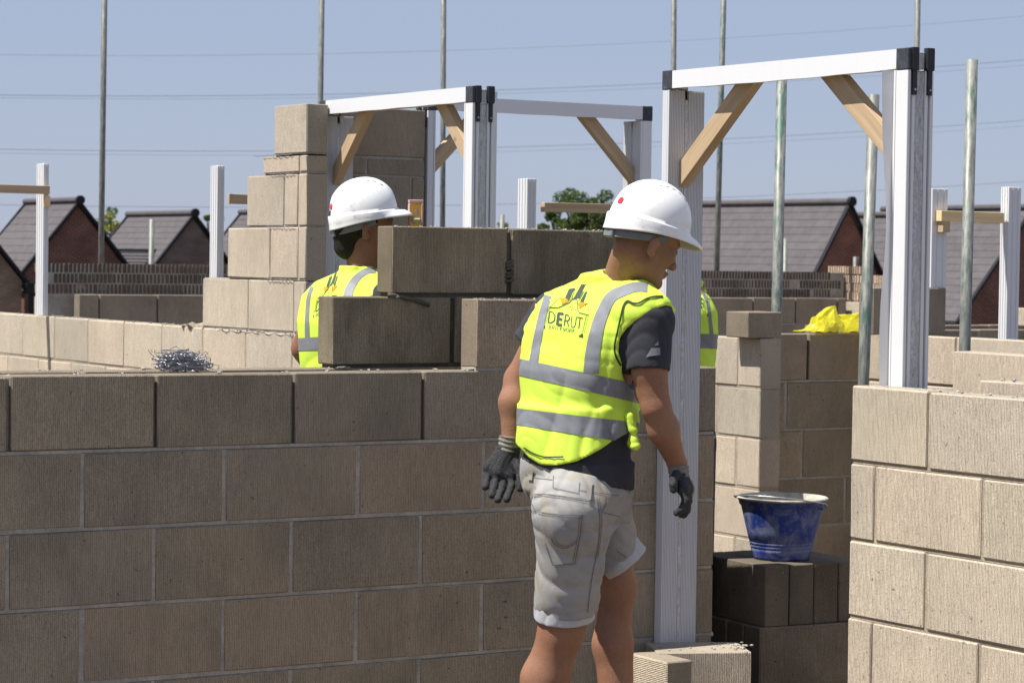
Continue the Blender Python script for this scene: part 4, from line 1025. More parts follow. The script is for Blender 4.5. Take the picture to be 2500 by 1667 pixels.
# ---- materials
def skin_mat(name, c, shave=None):
    t = NT(name, .60, .32); v = t.mapping(); n1 = t.noise(v, 14, 4, .6); n2 = t.noise(v, 160, 2)
    n3 = t.noise(v, 45, 3, .6); cc = t.mix(t.ramp(n1, [(.35, 0), (.7, .7)]), c, (c[0]*.84, c[1]*.66, c[2]*.60, 1)); cc = t.mix(t.ramp(n3, [(.55, 0), (.75, .45)]), cc, (c[0]*1.05, c[1]*.8, c[2]*.72, 1)); cc = t.mix(t.ramp(t.noise(v, 420, 2), [(.66, 0), (.72, .5)]), cc, (c[0]*.4, c[1]*.35, c[2]*.35, 1)); cc = t.mix(1.0, cc, t.ramp(n2, [(.3, .93), (.7, 1.05)]), 'MULTIPLY')
    t.col(cc); t.b.inputs['Subsurface Weight'].default_value = .12; t.b.inputs['Subsurface Radius'].default_value = (.012, .004, .002); t.b.inputs['Subsurface Scale'].default_value = .6
    t.bump(t.noise(v, 260, 4, .7), .0016); return t.m
M['skin'] = skin_mat('tanned_skin', (.29, .155, .095, 1)); M['skin2'] = skin_mat('darker_tanned_skin', (.27, .13, .078, 1))
def cloth(name, c, rough=.8, fine=900, var=.1, big=9):
    t = NT(name, rough, .2); v = t.mapping(); a = t.noise(v, fine, 2); b = t.noise(v, big, 4, .6)
    cc = t.mix(1.0, c, t.ramp(b, [(.3, 1-var), (.7, 1+var)]), 'MULTIPLY'); cc = t.mix(1.0, cc, t.ramp(a, [(.3, .9), (.7, 1.08)]), 'MULTIPLY'); t.col(cc); t.bump(a, .0006); return t.m
M['hivis'] = cloth('high_visibility_yellow', (.60, .82, .085, 1), .7, 700, .04)
M['tshirt'] = cloth('charcoal_cotton', (.045, .045, .055, 1), .9, 900, .15)
t = NT('faded_grey_denim', .9, .15); v = t.mapping(); a = t.noise(v, 900, 2); b = t.noise(v, 7, 5, .65, .5)
cc = t.ramp(b, [(.34, (.26, .265, .28, 1)), (.52, (.33, .325, .315, 1)), (.70, (.31, .265, .19, 1))]); t.col(t.mix(1.0, cc, t.ramp(a, [(.3, .88), (.7, 1.1)]), 'MULTIPLY')); t.bump(a, .0007); M['denim'] = t.m
M['denim_edge'] = cloth('turned_denim', (.46, .47, .50, 1), .9)
M['stitch'] = simple('dark_stitching', (.15, .148, .145, 1), .9, .1)
M['reflect'] = cloth('reflective_tape', (.21, .217, .235, 1), .42, 500, .08, 30)
M['piping'] = simple('dark_green_piping', (.028, .045, .022, 1), .7, .2)
M['print'] = simple('dark_print', (.055, .07, .05, 1), .7, .2); M['print_o'] = simple('orange_print', (.60, .24, .01, 1), .7, .2)
t = NT('rubber_coated_glove', .75, .25); v = t.mapping(); a = t.noise(v, 240, 3, .7); b = t.noise(v, 30, 4)
cc = t.ramp(a, [(.35, (.018, .019, .022, 1)), (.62, (.045, .046, .05, 1)), (.8, (.16, .16, .16, 1))]); t.col(cc); t.bump(a, .0025); M['glove'] = t.m
M['cuff'] = cloth('knitted_grey_cuff', (.20, .19, .165, 1), .95, 500, .2, 40); M['glove_back'] = cloth('knitted_grey_glove_back', (.27, .265, .25, 1), .95, 500, .12)
t = NT('white_helmet_shell', .28, .5); v = t.mapping(); a = t.noise(v, 22, 5, .7); t.col(t.ramp(a, [(.30, (.50, .48, .43, 1)), (.38, (.74, .735, .72, 1)), (.50, (.81, .81, .80, 1))])); M['helmet'] = t.m
M['helmet_in'] = simple('cream_inner', (.55, .52, .42, 1), .6); M['strap'] = simple('grey_strap', (.16, .17, .18, 1), .5); M['red'] = simple('red_sticker', (.62, .03, .05, 1), .4)
M['hair'] = simple('dark_hair', (.022, .018, .015, 1), .85, .2, .4, 200, bump=.004); M['shaved'] = cloth('cropped_hair', (.20, .12, .085, 1), .7, 300, .2)

def helmet(parent, F, c, Rm, tilt=0.0, vents=True):
    """hard hat: dome, gutter, dropped sides, peak; own part with vents, sticker and strap"""
    T = np.array([[math.cos(tilt), 0, -math.sin(tilt)], [0, 1, 0], [math.sin(tilt), 0, math.cos(tilt)]])@Rm
    nA, V, Fc = 96, [], []
    A, B, H = .114, .097, .113
    def dome(az, e):
        ce, se = math.cos(e)**.92 if e < math.pi/2 else 0, math.sin(e)
        x = A*math.cos(az)*ce; y = B*math.sin(az)*ce; z = H*se
        r = math.exp(-(y/.030)**4)*.0045*min(1, max(0, (z-.03)/.03)); k = 1+r/.12; return np.array([x*k+.004*se, y, z*k])
    rows = []
    for e in np.linspace(math.pi/2-.02, 0.02, 22): rows.append([dome(2*math.pi*i/nA, e) for i in range(nA)])
    def ring(f):
        R = []
        for i in range(nA):
            az = 2*math.pi*i/nA; R.append(f(az, dome(az, 0.0)))
        rows.append(R)
    sk = lambda az: .020+.018*(.5-.5*math.cos(az))**1.2+.004*math.cos(2*az)               # skirt depth, deeper at the back
    pk = lambda az: max(0.0, math.cos(az*1.22))**1.5 if abs(((az+math.pi) % (2*math.pi))-math.pi) < 1.28 else 0.0
    def w(az): return ((az+math.pi) % (2*math.pi))-math.pi
    n_ = lambda az: np.array([math.cos(az)*.95, math.sin(az), 0])
    ring(lambda az, p: p+n_(az)*.0045+np.array([0, 0, .001]))
    ring(lambda az, p: p+n_(az)*.0062+np.array([0, 0, -.003]))
    ring(lambda az, p: p+n_(az)*(.0052+.022*pk(w(az)))+np.array([0, 0, -.004-(sk(az)*.5)*(1-pk(w(az))*.75)]))
    ring(lambda az, p: p+n_(az)*(.0060+.044*pk(w(az)))+np.array([0, 0, -sk(az)*(1-pk(w(az))*.55)-.010*pk(w(az))]))
    ring(lambda az, p: p+n_(az)*(.0066+.047*pk(w(az)))+np.array([0, 0, -sk(az)*(1-pk(w(az))*.45)-.0045-.012*pk(w(az))]))
    ring(lambda az, p: p+n_(az)*(.0030+.041*pk(w(az)))+np.array([0, 0, -sk(az)*(1-pk(w(az))*.45)-.0030-.012*pk(w(az))]))
    ring(lambda az, p: p*np.array([.97, .97, 1])+np.array([0, 0, -.004]))
    for R in rows: V += R
    top = len(V); V.append(np.array([.004, 0, H*1.035])); inner = len(rows)
    Fc = [(top, i, (i+1) % nA) for i in range(nA)]
    for r in range(len(rows)-1):
        for i in range(nA): j = (i+1) % nA; Fc.append((r*nA+i, (r+1)*nA+i, (r+1)*nA+j, r*nA+j))
    e0 = len(V)
    for e in (.3, .8, 1.3): V += [dome(2*math.pi*i/nA, e)*.955 for i in range(nA)]
    base = (len(rows)-1)*nA
    for q, a_ in enumerate((base, e0, e0+nA)):
        b_ = e0+q*nA
        for i in range(nA): j = (i+1) % nA; Fc.append((a_+i, b_+i, b_+j, a_+j))
    V = np.array(V); W_ = V@T
    me = mesh_np('hard_hat', W_, [f for f in Fc], M['helmet'], True); me.materials.append(M['helmet_in'])
    mi = [0]*len(Fc)
    for q in range(len(Fc)-4*nA, len(Fc)): mi[q] = 1
    me.polygons.foreach_set('material_index', mi); bm = bmesh.new(); bm.from_mesh(me); bmesh.ops.recalc_face_normals(bm, faces=bm.faces); bm.to_mesh(me); bm.free()
    hh = put('hard_hat', me, parent, c)
    for s in (-1, 1):
        for q in range(5):                            # vent slots along the crown ridge
            x = -.026+.021*q; e = math.acos(max(-1, min(1, 0)))
            y = s*.042; zz = H*math.sqrt(max(0, 1-(x/A)**2-(y/B)**2))
            nrm = unit([x/A**2, y/B**2, zz/H**2]); p = np.array([x+.004, y, zz])*1.004
            bm = bmesh.new(); bmesh.ops.create_uvsphere(bm, u_segments=10, v_segments=6, radius=1)
            tx = unit(np.cross([0, 1, 0], nrm)); ty = np.cross(nrm, tx)
            for v_ in bm.verts:
                co = p+tx*v_.co.x*.0080+ty*v_.co.y*.0036+nrm*v_.co.z*.0016; v_.co = Vector(T.T@co)
            bm_obj('vent', bm, M['cap'], hh, smooth=True)
    bm = bmesh.new(); az = math.pi*1.04; p = dome(az, .30)*1.004; nrm = unit(p*np.array([1, 1.3, 1])); tx = unit(np.cross([0, 0, 1], nrm)); ty = np.cross(nrm, tx)
    vs = [bm.verts.new(Vector(T.T@(p+tx*a*.010+ty*b*.010+nrm*.0012))) for a, b in ((-1, -.6), (-.3, -1), (.9, -.8), (1, .5), (.2, 1), (-.8, .7))]; bm.faces.new(vs); bm_obj('sticker', bm, M['red'], hh)
    bm = bmesh.new(); R = []
    for q in range(25):
        az = math.pi*.42+math.pi*1.16*q/24; x = -.006+.099*math.cos(az); y = .083*math.sin(az); z = -.034-.020*math.sin(math.pi*q/24)
        R.append([bm.verts.new(Vector(T.T@np.array(v_))) for v_ in ((x, y, z+.009), (x*1.035, y*1.035, z+.008), (x*1.035, y*1.035, z-.009), (x, y, z-.010))])
    for a_, b_ in zip(R, R[1:]):
        for i in range(4): bm.faces.new((a_[i], a_[(i+1) % 4], b_[(i+1) % 4], b_[i]))
    bmesh.ops.recalc_face_normals(bm, faces=bm.faces); bm_obj('headband', bm, M['strap'], hh)
    bm = bmesh.new(); q = np.array([-.108, .0, -.056]); add_bbox(bm, -.007, .007, -.022, .022, -.011, .011, .003, Matrix.Translation(q)); bmesh.ops.transform(bm, matrix=Matrix([list(T.T[i])+[0] for i in range(3)]+[[0, 0, 0, 1]]), verts=bm.verts); bm_obj('ratchet_knob', bm, M['strap'], hh)
    return hh

def bvh_of(objs):
    V, F = [], []
    for o in objs:
        n = len(V); off = o.location; V += [v.co+off for v in o.data.vertices]; F += [tuple(n+i for i in p.vertices) for p in o.data.polygons]
    return BVHTree.FromPolygons(V, F)
class Proj:
    """lays flat print, tape and seams onto a garment along the direction they are seen from in the photo"""
    def __init__(s, fig, objs, amap=None): s.fig = fig; s.t = bvh_of(objs); s.m = amap or (lambda x, y: (x, y))
    def hit(s, X, Y, off):                          # X, Y in 2500-px photo coordinates
        X, Y = s.m(X, Y); d = s.fig.dirn(X/K, Y/K); h = s.t.ray_cast(Vector(s.fig.cam), Vector(d))
        if h[0] is None: return None
        n = h[1]
        if n.dot(Vector(d)) > 0: n = -n
        return h[0]+(-Vector(d)*.8+n*.4)*off
    def face(s, bm, q):
        f = bm.faces.new(q); f.normal_update()
        if f.normal.dot(Vector(s.fig.cam)-q[0].co) < 0: f.normal_flip()
    def poly(s, bm, pts, off=.0018, step=3.0):
        t = bmesh.new(); vs = [t.verts.new((x, y, 0)) for x, y in pts]; t.faces.new(vs)
        bmesh.ops.triangulate(t, faces=t.faces[:])
        for _ in range(4):
            L = [e for e in t.edges if e.calc_length() > step]
            if not L: break
            bmesh.ops.subdivide_edges(t, edges=L, cuts=1); bmesh.ops.triangulate(t, faces=t.faces[:])
        mp = {}
        for v_ in t.verts:
            h = s.hit(v_.co.x, v_.co.y, off); mp[v_] = bm.verts.new(h) if h is not None else None
        for f in t.faces:
            q = [mp[v_] for v_ in f.verts]
            if all(q) and max((q[i].co-q[i-1].co).length for i in range(3)) < .05:
                try: s.face(bm, q)
                except ValueError: pass
        t.free()
    def stroke(s, bm, pts, w, off=.0018, step=3.0, w2=None):
        P = [np.array(p, float) for p in pts]; Q = [P[0]]
        for a, b in zip(P, P[1:]):
            n = max(1, int(np.linalg.norm(b-a)/step)); Q += [a+(b-a)*i/n for i in range(1, n+1)]
        L = []; m = max(1, int(w/5))
        for i, p in enumerate(Q):
            t = unit(Q[min(i+1, len(Q)-1)]-Q[max(i-1, 0)]+1e-9); n = np.array([-t[1], t[0]]); ww = w if w2 is None else w+(w2-w)*i/(len(Q)-1)
            r = [s.hit(*(p+n*ww*(k/m-.5)), off) for k in range(m+1)]
            L.append([bm.verts.new(h) for h in r] if all(h is not None for h in r) else None)
        for a, b in zip(L, L[1:]):
            if a and b:
                for k in range(m):
                    if (a[k].co-b[k].co).length < .05: s.face(bm, (a[k], a[k+1], b[k+1], b[k]))
def smooth_line(pts, n=6):
    P = np.array(pts, float); out = []
    for i in range(len(P)-1):
        p0 = P[max(i-1, 0)]; p1 = P[i]; p2 = P[i+1]; p3 = P[min(i+2, len(P)-1)]
        for k in range(n):
            t = k/n; out.append(.5*((2*p1)+(-p0+p2)*t+(2*p0-5*p1+4*p2-p3)*t*t+(-p0+3*p1-3*p2+p3)*t**3))
    out.append(P[-1]); return out
LG = {'D': [[(.08, 0), (.08, 1), (.5, .97), (.88, .72), (.88, .28), (.5, .03), (.08, 0)]], 'E': [[(.9, 0), (.1, 0), (.1, 1), (.9, 1)], [(.1, .5), (.8, .5)]],
      'R': [[(.1, 1), (.1, 0), (.6, .02), (.85, .2), (.8, .42), (.55, .52), (.1, .53)], [(.5, .53), (.92, 1)]], 'U': [[(.08, 0), (.08, .7), (.25, .96), (.5, 1), (.75, .96), (.92, .7), (.92, 0)]],
      'T': [[(0, .02), (1, .02)], [(.5, 0), (.5, 1)]], 'B': [[(.1, 1), (.1, 0), (.6, .02), (.8, .2), (.6, .48), (.1, .5)], [(.6, .48), (.88, .75), (.6, .98), (.1, 1)]],
      'I': [[(.5, 0), (.5, 1)]], 'C': [[(.9, .12), (.6, 0), (.3, .1), (.1, .5), (.3, .9), (.6, 1), (.9, .88)]], 'K': [[(.1, 0), (.1, 1)], [(.85, 0), (.1, .55)], [(.35, .45), (.9, 1)]],
      'W': [[(0, 0), (.25, 1), (.5, .3), (.75, 1), (1, 0)]], 'O': [[(.5, 0), (.15, .2), (.1, .6), (.3, .95), (.5, 1), (.7, .95), (.9, .6), (.85, .2), (.5, 0)]]}
def logo(fig, vest, amap, parent):
    pr = Proj(fig, [vest], amap); z = lambda a, b: (1280+a/3.92, 680+b/3.92); zz = lambda L: [z(*p) for p in L]
    bm = bmesh.new(); S_ = lambda L, w, w2=None: pr.stroke(bm, zz(L), w/3.92, w2=None if w2 is None else w2/3.92)
    pr.poly(bm, zz([(388, 192), (428, 100), (484, 92), (456, 150), (428, 218)])); pr.poly(bm, zz([(462, 206), (545, 58), (574, 52), (500, 200)]))
    pr.poly(bm, zz([(502, 190), (574, 62), (594, 48), (526, 190)])); pr.poly(bm, zz([(532, 224), (582, 130), (606, 124), (566, 228)]))
    for i in range(9): S_([(446+4*i/9-i*3.2+32, 106+i*11), (468-i*3.2+18, 100+i*11)], 5)
    for i in range(8): S_([(556-i*5, 132+i*10), (572-i*5, 128+i*10)], 4)
    S_([(490, 96), (437, 218)], 3); S_([(575, 124), (522, 212)], 3)
    S_([(237, 276), (322, 281), (432, 232), (462, 196), (487, 182), (510, 216), (513, 300), (528, 328), (622, 352)], 8)
    S_([(248, 270), (342, 184)], 4); S_([(604, 236), (622, 338)], 4); S_([(604, 236), (570, 286)], 3); S_([(342, 184), (362, 250)], 3)
    for a, b in ((447, 252), (464, 258), (442, 272), (460, 278), (430, 292), (450, 298)): S_([(a-5, b), (a+5, b+1)], 9)
    for i in range(9):
        t_ = i/9; x = 236-t_*36; y = 290+t_*150; S_([(x-13, y-2), (x-2, y)], 8); S_([(x+3, y), (x+12, y+2)], 6)
    S_([(196, 446), (194, 480)], 12)
    for i in range(10):
        t_ = i/10; x = 602-t_*38; y = 364+t_*160; S_([(x-15, y-3), (x-4, y-1)], 8); S_([(x+3, y), (x+13, y+2)], 6)
    pr.poly(bm, zz([(515, 553), (560, 520), (562, 563)]))
    sl = lambda x: (x-225)*.20
    for ch, x0, x1, w in (('D', 232, 300, 11), ('E', 316, 376, 25), ('R', 384, 436, 11), ('U', 446, 496, 8), ('T', 500, 556, 10)):
        for st in LG[ch]: S_([(x0+(x1-x0)*a-(b-.5)*14, 312+sl((x0+x1)/2)+sl(x0+(x1-x0)*a)-sl((x0+x1)/2)+b*106) for a, b in st], w)
    x = 236
    for i, ch in enumerate('BRICKWORK'):
        w_ = 12 if ch == 'I' else 25
        for st in LG[ch]: S_([(x+w_*a-(b-.5)*5, 440+sl(x+w_*a)*.85+b*38) for a, b in st], 4.2)
        x += w_+5
    bm_obj('printed_logo', bm, M['print'], parent)
    bm = bmesh.new(); pr.poly(bm, zz([(342, 182), (408, 195), (425, 222), (362, 250)]), .0022); pr.poly(bm, zz([(515, 242), (540, 226), (606, 236), (527, 290)]), .0022)
    bm_obj('printed_logo', bm, M['print_o'], parent)
def band(obj, name, mat, parent, planes, off=.0016):
    """cut a horizontal band of tape out of a garment between two planes and lift it off the cloth"""
    bm = bmesh.new(); bm.from_mesh(obj.data)
    for p, n, keep in planes:
        g = bm.verts[:]+bm.edges[:]+bm.faces[:]
        bmesh.ops.bisect_plane(bm, geom=g, plane_co=Vector(p), plane_no=Vector(n), clear_outer=True)
    bm.normal_update()
    for v_ in bm.verts: v_.co += v_.normal*off
    me = bpy.data.meshes.new(name); bm.to_mesh(me); bm.free(); me.materials.clear(); me.materials.append(mat); me.polygons.foreach_set('use_smooth', [True]*len(me.polygons))
    return put(name, me, parent, obj.location)
def view_plane(fig, a, b, up):                      # plane through the eye and a line across the garment
    n = np.cross(fig.dirn(*a), fig.dirn(*b)); n = unit(n); n = n if (n[2] > 0) == up else -n
    return (tuple(fig.cam), tuple(n), None)
def wrinkle(amp, s=1.0, seed=0.0, dirv=(1, 0, .3)):
    d = unit(dirv)
    def f(x, y, z):
        u = x*d[0]+y*d[1]+z*d[2]; w = -x*d[2]+z*d[0]+y*.4
        a = np.sin(u*38*s+3.1*np.sin(w*13*s+seed)+seed*2.1+2*np.sin(y*17*s)); b = np.sin(w*27*s+2.3*np.sin(u*11*s+seed*1.7)+seed)
        return amp*((1-np.abs(a))**2*.9-.35+.35*b*np.sin(u*9*s+seed))
    return f
def glove(fig, name, parent, wrist, knuck, fingers, rW, rP, pnorm, cuff_to, back=None, seg=.0022):
    """palm, five separate fingers bent at the knuckles and a knitted cuff"""
    pts = [wrist, cuff_to]+knuck+[p for f in fingers for p in f[0]]; lo = np.min(pts, 0)-.035; hi = np.max(pts, 0)+.035
    F = Field(lo, hi, seg); pn = unit(pnorm)
    F.add(cap_(wrist, (knuck[0]+knuck[-1])/2, rW, rW*.9), .012)
    for k_ in knuck: F.add(cap_(wrist+(k_-np.mean(knuck, 0))*.35, k_, rP*1.15, rP*.95), .012)
    F.add(cap_(knuck[0], knuck[-1], rP*.95, rP*.95), .010)
    for pt, r in fingers:
        for i in range(len(pt)-1):
            F.add(cap_(pt[i], pt[i+1], r*(1-.05*i), r*(.97-.05*i)), .004)
    F.warp(wrinkle(.0016, 5.0, 1.3)); me = F.mesh(name, M['glove']); g = put(name, me, parent)
    C = Field(np.minimum(wrist, cuff_to)-.055, np.maximum(wrist, cuff_to)+.055, .0025); ax = unit(np.array(cuff_to)-wrist)
    C.add(cap_(wrist-ax*.008, cuff_to, rW*1.08, rW*1.16), .005)
    C.warp(lambda x, y, z: .0018*np.sin(((x-wrist[0])*ax[0]+(y-wrist[1])*ax[1]+(z-wrist[2])*ax[2])*520+2*np.sin(x*60)))
    C.clip(np.array(cuff_to), ax); C.clip(wrist-ax*.012, -ax)
    put('cuff', C.mesh('cuff', M['cuff']), g)
    return g

# ------------------------------------------------------------------ worker in the foreground
f1 = Fig(1330, 6.75, .035); P = f1.P
root_xyz = tuple(f1.o)
def rows1():
    r = lambda x, y, d, a, b, ph: (P(x, y, d), a, b, R_(ph))
    return [r(1325, 1150, 6.74, .140, .108, 54), r(1324, 1075, 6.74, .146, .106, 52), r(1327, 960, 6.74, .140, .102, 50), r(1337, 850, 6.74, .160, .110, 47), r(1368, 760, 6.75, .196, .118, 44),
            r(1388, 705, 6.76, .186, .105, 43), r(1402, 675, 6.77, .125, .085, 44), r(1416, 652, 6.78, .066, .062, 48)]
rows = rows1(); B = Field(P(1090, 2080, 6.5)+np.array([-.05, -.35, -.02]), P(1640, 410, 6.9)+np.array([.05, .25, .05]), .0042)
B.add(loft_(rows, -.004), .02)
shL = P(1274, 722, 6.90); elL = P(1192, 872, 6.93); wrL = P(1176, 1012, 6.90)
shR = P(1489, 736, 6.60); elR = P(1507, 935, 6.58); wrR = P(1556, 1066, 6.66)
B.add(cap_(P(1402, 676, 6.78), shL, .048, .046), .03).add(cap_(P(1436, 680, 6.74), shR, .050, .054), .03)
B.add(cap_(shL, elL, .050, .038), .02).add(cap_(elL, P(1182, 925, 6.91), .038, .041), .02).add(cap_(P(1182, 925, 6.91), wrL, .041, .028), .02)
B.add(cap_(shR, P(1491, 850, 6.58), .053, .045), .02).add(cap_(P(1493, 850, 6.58), elR, .045, .037), .015).add(cap_(elR, P(1524, 985, 6.60), .037, .039), .015).add(cap_(P(1524, 985, 6.60), wrR, .039, .025), .02).add(cap_(P(1484, 800, 6.60), P(1476, 905, 6.60), .022, .020), .02)
B.add(cap_(wrL, P(1170, 1075, 6.90), .024, .018), .012).add(cap_(wrR, P(1560, 1105, 6.67), .024, .016), .012)
hipR = P(1308, 1160, 6.66); hipL = P(1358, 1160, 6.86); knR = P(1290, 1445, 6.70); knL = P(1418, 1345, 6.90)
B.add(cap_(hipR, knR, .074, .056), .03).add(cap_(knR, P(1252, 1560, 6.72), .056, .060), .03).add(cap_(P(1252, 1560, 6.72), P(1205, 1860, 6.78), .060, .034), .03)
B.add(cap_(hipL, knL, .070, .050), .03).add(cap_(knL, P(1405, 1480, 6.88), .047, .047), .03).add(cap_(P(1409, 1480, 6.88), P(1432, 1880, 6.84), .053, .032), .03)
hc = P(1484, 543, 6.70); Rm = headframe(R_(62), R_(21), R_(3))
gl = head_prims(B, hc, Rm, (P(1432, 668, 6.76), .058))
B.add(cap_(hc+Rm.T@np.array([-.036, 0, -.05]), P(1428, 664, 6.78), .036, .048), .03)
me = B.mesh('person', M['skin'])
person1 = put('person', me, None, root_xyz, (0, 0, -YAW))
tag(person1, 'man in front walking right, head bowed, white hard hat, yellow vest, grey denim shorts, black gloves', 'person', 'workers in yellow vests and white hard hats')
person1['label'] = 'foreground man walking right with bowed head, yellow vest and faded grey denim shorts'
del B
# boots
M['boot'] = simple('tan_work_boot', (.20, .12, .06, 1), .8, .3, .25, 30); M['sock'] = cloth('grey_sock', (.25, .25, .25, 1))
def boot(parent, ankle, yaw, pitch=0.0):
    d = np.array([math.sin(yaw)*math.cos(pitch), math.cos(yaw)*math.cos(pitch), -math.sin(pitch)])
    heel = ankle+np.array([0, 0, -.075])-d*.045; toe = heel+d*.24; toe[2] = max(toe[2], .035)
    heel[2] = max(heel[2], .037)
    F = Field(np.minimum(heel, toe)-.09, np.maximum(ankle, toe)+np.array([.09, .09, .12]), .004)
    F.add(cap_(heel, toe, .036, .038), .02).add(cap_(ankle+np.array([0, 0, .09]), heel+d*.02, .046, .042), .03).add(cap_(ankle-np.array([0, 0, .02]), toe-d*.05, .045, .036), .03)
    put('boot', F.mesh('boot', M['boot']), parent)
aR = P(1205, 1860, 6.78); aL = P(1432, 1880, 6.84); aL[2] = .11; boot(person1, aL, R_(56)); boot(person1, aR, R_(56), .35)
# t-shirt
T_ = Field(P(1180, 1140, 6.5)+np.array([-.02, -.12, 0]), P(1560, 640, 7.0)+np.array([.02, .12, 0]), .0045)
T_.add(loft_(rows, .013), .02).add(cap_(P(1408, 678, 6.78), shL, .052, .054), .03).add(cap_(P(1436, 682, 6.74), shR, .054, .062), .03)
slR = P(1489, 853, 6.58); slL = P(1221, 795, 6.92)
T_.add(cap_(shR, slR, .066, .057), .02).add(cap_(shL, slL, .064, .058), .02)
T_.add(loft_([r_ for r_ in rows if r_[0][2] < P(1330, 1000, 6.7)[2]], .019), .02); T_.warp(wrinkle(.0032, 1.9, .6, (.5, .2, 1)))
dR = unit(slR-shR); T_S = T_.D.copy()
n1 = unit(np.array([0.0, 0, -1]))
g = np.meshgrid(*T_.ax, indexing='ij')
def cutarm(end, d, rad):
    q = (g[0]-end[0])*d[0]+(g[1]-end[1])*d[1]+(g[2]-end[2])*d[2]; r = np.sqrt((g[0]-end[0])**2+(g[1]-end[1])**2+(g[2]-end[2])**2)
    T_.D[(r < rad)] = np.maximum(T_.D, q)[(r < rad)]
cutarm(slR, dR, .105); cutarm(slL, unit(slL-shL), .085)
T_.add(cap_(slR-dR*.012, slR+dR*.05, .0505), .003, 's'); T_.add(cap_(slL-unit(slL-shL)*.006, slL+unit(slL-shL)*.05, .046), .003, 's')
a_, b_ = P(1215, 1062, 6.7), P(1425, 1118, 6.7); T_.clip(a_, unit(np.cross(b_-a_, [0, 1, 0]))*(1 if np.cross(b_-a_, [0, 1, 0])[2] < 0 else -1))
tsh = put('tshirt', T_.mesh('tshirt', M['tshirt']), person1)
bm = bmesh.new(); pr = Proj(f1, [tsh]); q8 = lambda a, b: (1280+a/3.92, 680+b/3.92)
pr.poly(bm, [q8(1165, 752), (q8(1215, 664)), q8(1300, 664), q8(1300, 732), q8(1230, 738)]); pr.poly(bm, [q8(1243, 640), q8(1280, 598), q8(1286, 640)])
bm_obj('sleeve_badge', bm, M['reflect'], tsh)
# shorts
Sh = Field(P(1180, 1470, 6.5)+np.array([-.02, -.13, 0]), P(1500, 1040, 7.0)+np.array([.02, .12, 0]), .0045)
srows = [(P(1340, 1185, 6.74), .115, .095, R_(54)), (P(1327, 1125, 6.74), .143, .112, R_(53)), (P(1325, 1060, 6.74), .146, .108, R_(52))]
Sh.add(loft_(srows, .006), .02)
Sh.add(cap_(P(1316, 1180, 6.64), P(1298, 1418, 6.70), .094, .073), .03).add(ell_(P(1316, 1170, 6.62), np.eye(3), (.092, .10, .095)), .04)
Sh.add(cap_(P(1358, 1165, 6.86), P(1420, 1296, 6.88), .090, .064), .03)
Sh.D -= .006; Sh.warp(wrinkle(.007, .8, 2.4, (.6, 0, .8))).warp(wrinkle(.0040, 1.7, .9, (.5, 0, 1.0)))
endR = P(1296, 1402, 6.70); dR2 = unit(endR-P(1300, 1178, 6.64)+np.array([.0, 0, 0])); endL = P(1424, 1280, 6.88); dL2 = unit(endL-P(1372, 1180, 6.86)+np.array([.03, 0, .0]))
g = np.meshgrid(*Sh.ax, indexing='ij')
def cutleg(end, d, rad):
    q = (g[0]-end[0])*d[0]+(g[1]-end[1])*d[1]+(g[2]-end[2])*d[2]; r = np.sqrt((g[0]-end[0])**2+(g[1]-end[1])**2+(g[2]-end[2])**2)
    m_ = r < rad; Sh.D[m_] = np.maximum(Sh.D, q)[m_]
cutleg(endR, dR2, .13); cutleg(endL, dL2, .12)

a_, b_ = P(1205, 1050, 6.7), P(1430, 1098, 6.7); Sh.clip(a_, unit(np.cross(b_-a_, [0, 1, 0]))*(-1 if np.cross(b_-a_, [0, 1, 0])[2] < 0 else 1))
sho = put('shorts', Sh.mesh('shorts', M['denim']), person1)
def hem(end, d, r, h, nm='turn_up'):
    C = Field(end-.12, end+.12, .0035); d = unit(d)
    C.add(cap_(end-d*h*.5, end+d*h*.5, r, r*1.01), .004); C.warp(wrinkle(.0022, 1.6, 4.0, (1, .6, .1))); C.clip(end+d*h*.5, d); C.clip(end-d*h*.5, -d)
    C.add(cap_(end-d*.005, end+d*.1, r-.011), .004, 's'); return put(nm, C.mesh(nm, M['denim_edge']), sho)
hem(endR+dR2*.000, dR2, .0800, .042); hem(endL+dL2*.000, dL2, .0710, .044)
pr = Proj(f1, [sho]); z6 = lambda a, b: (1150+a/2.412, 1017+b/2.412); zz6 = lambda L: [z6(*p) for p in L]
bm = bmesh.new(); pr.poly(bm, zz6([(396, 556), (520, 572), (654, 578), (640, 700), (608, 862), (482, 872), (440, 745), (404, 650)]), .0042, 5)
pk_ = bm_obj('back_pocket', bm, M['denim'], sho, smooth=True)
bm = bmesh.new()
for L, w in ((smooth_line([(398, 560), (520, 576), (652, 582)]), 3), (smooth_line([(398, 572), (520, 588), (648, 594)]), 2.4), ([(655, 580), (640, 700), (610, 862)], 4), ([(640, 590), (628, 700), (600, 850)], 2.6),
             ([(610, 862), (482, 872)], 3), ([(440, 745), (482, 872)], 3), (smooth_line([(478, 715), (500, 752), (560, 770), (625, 735)]), 3), (smooth_line([(495, 710), (515, 745), (565, 758), (622, 722)]), 2.4)):
    pr.stroke(bm, zz6(L), w/2.0, .0055)
bm_obj('pocket_stitching', bm, M['stitch'], pk_)
bm = bmesh.new()
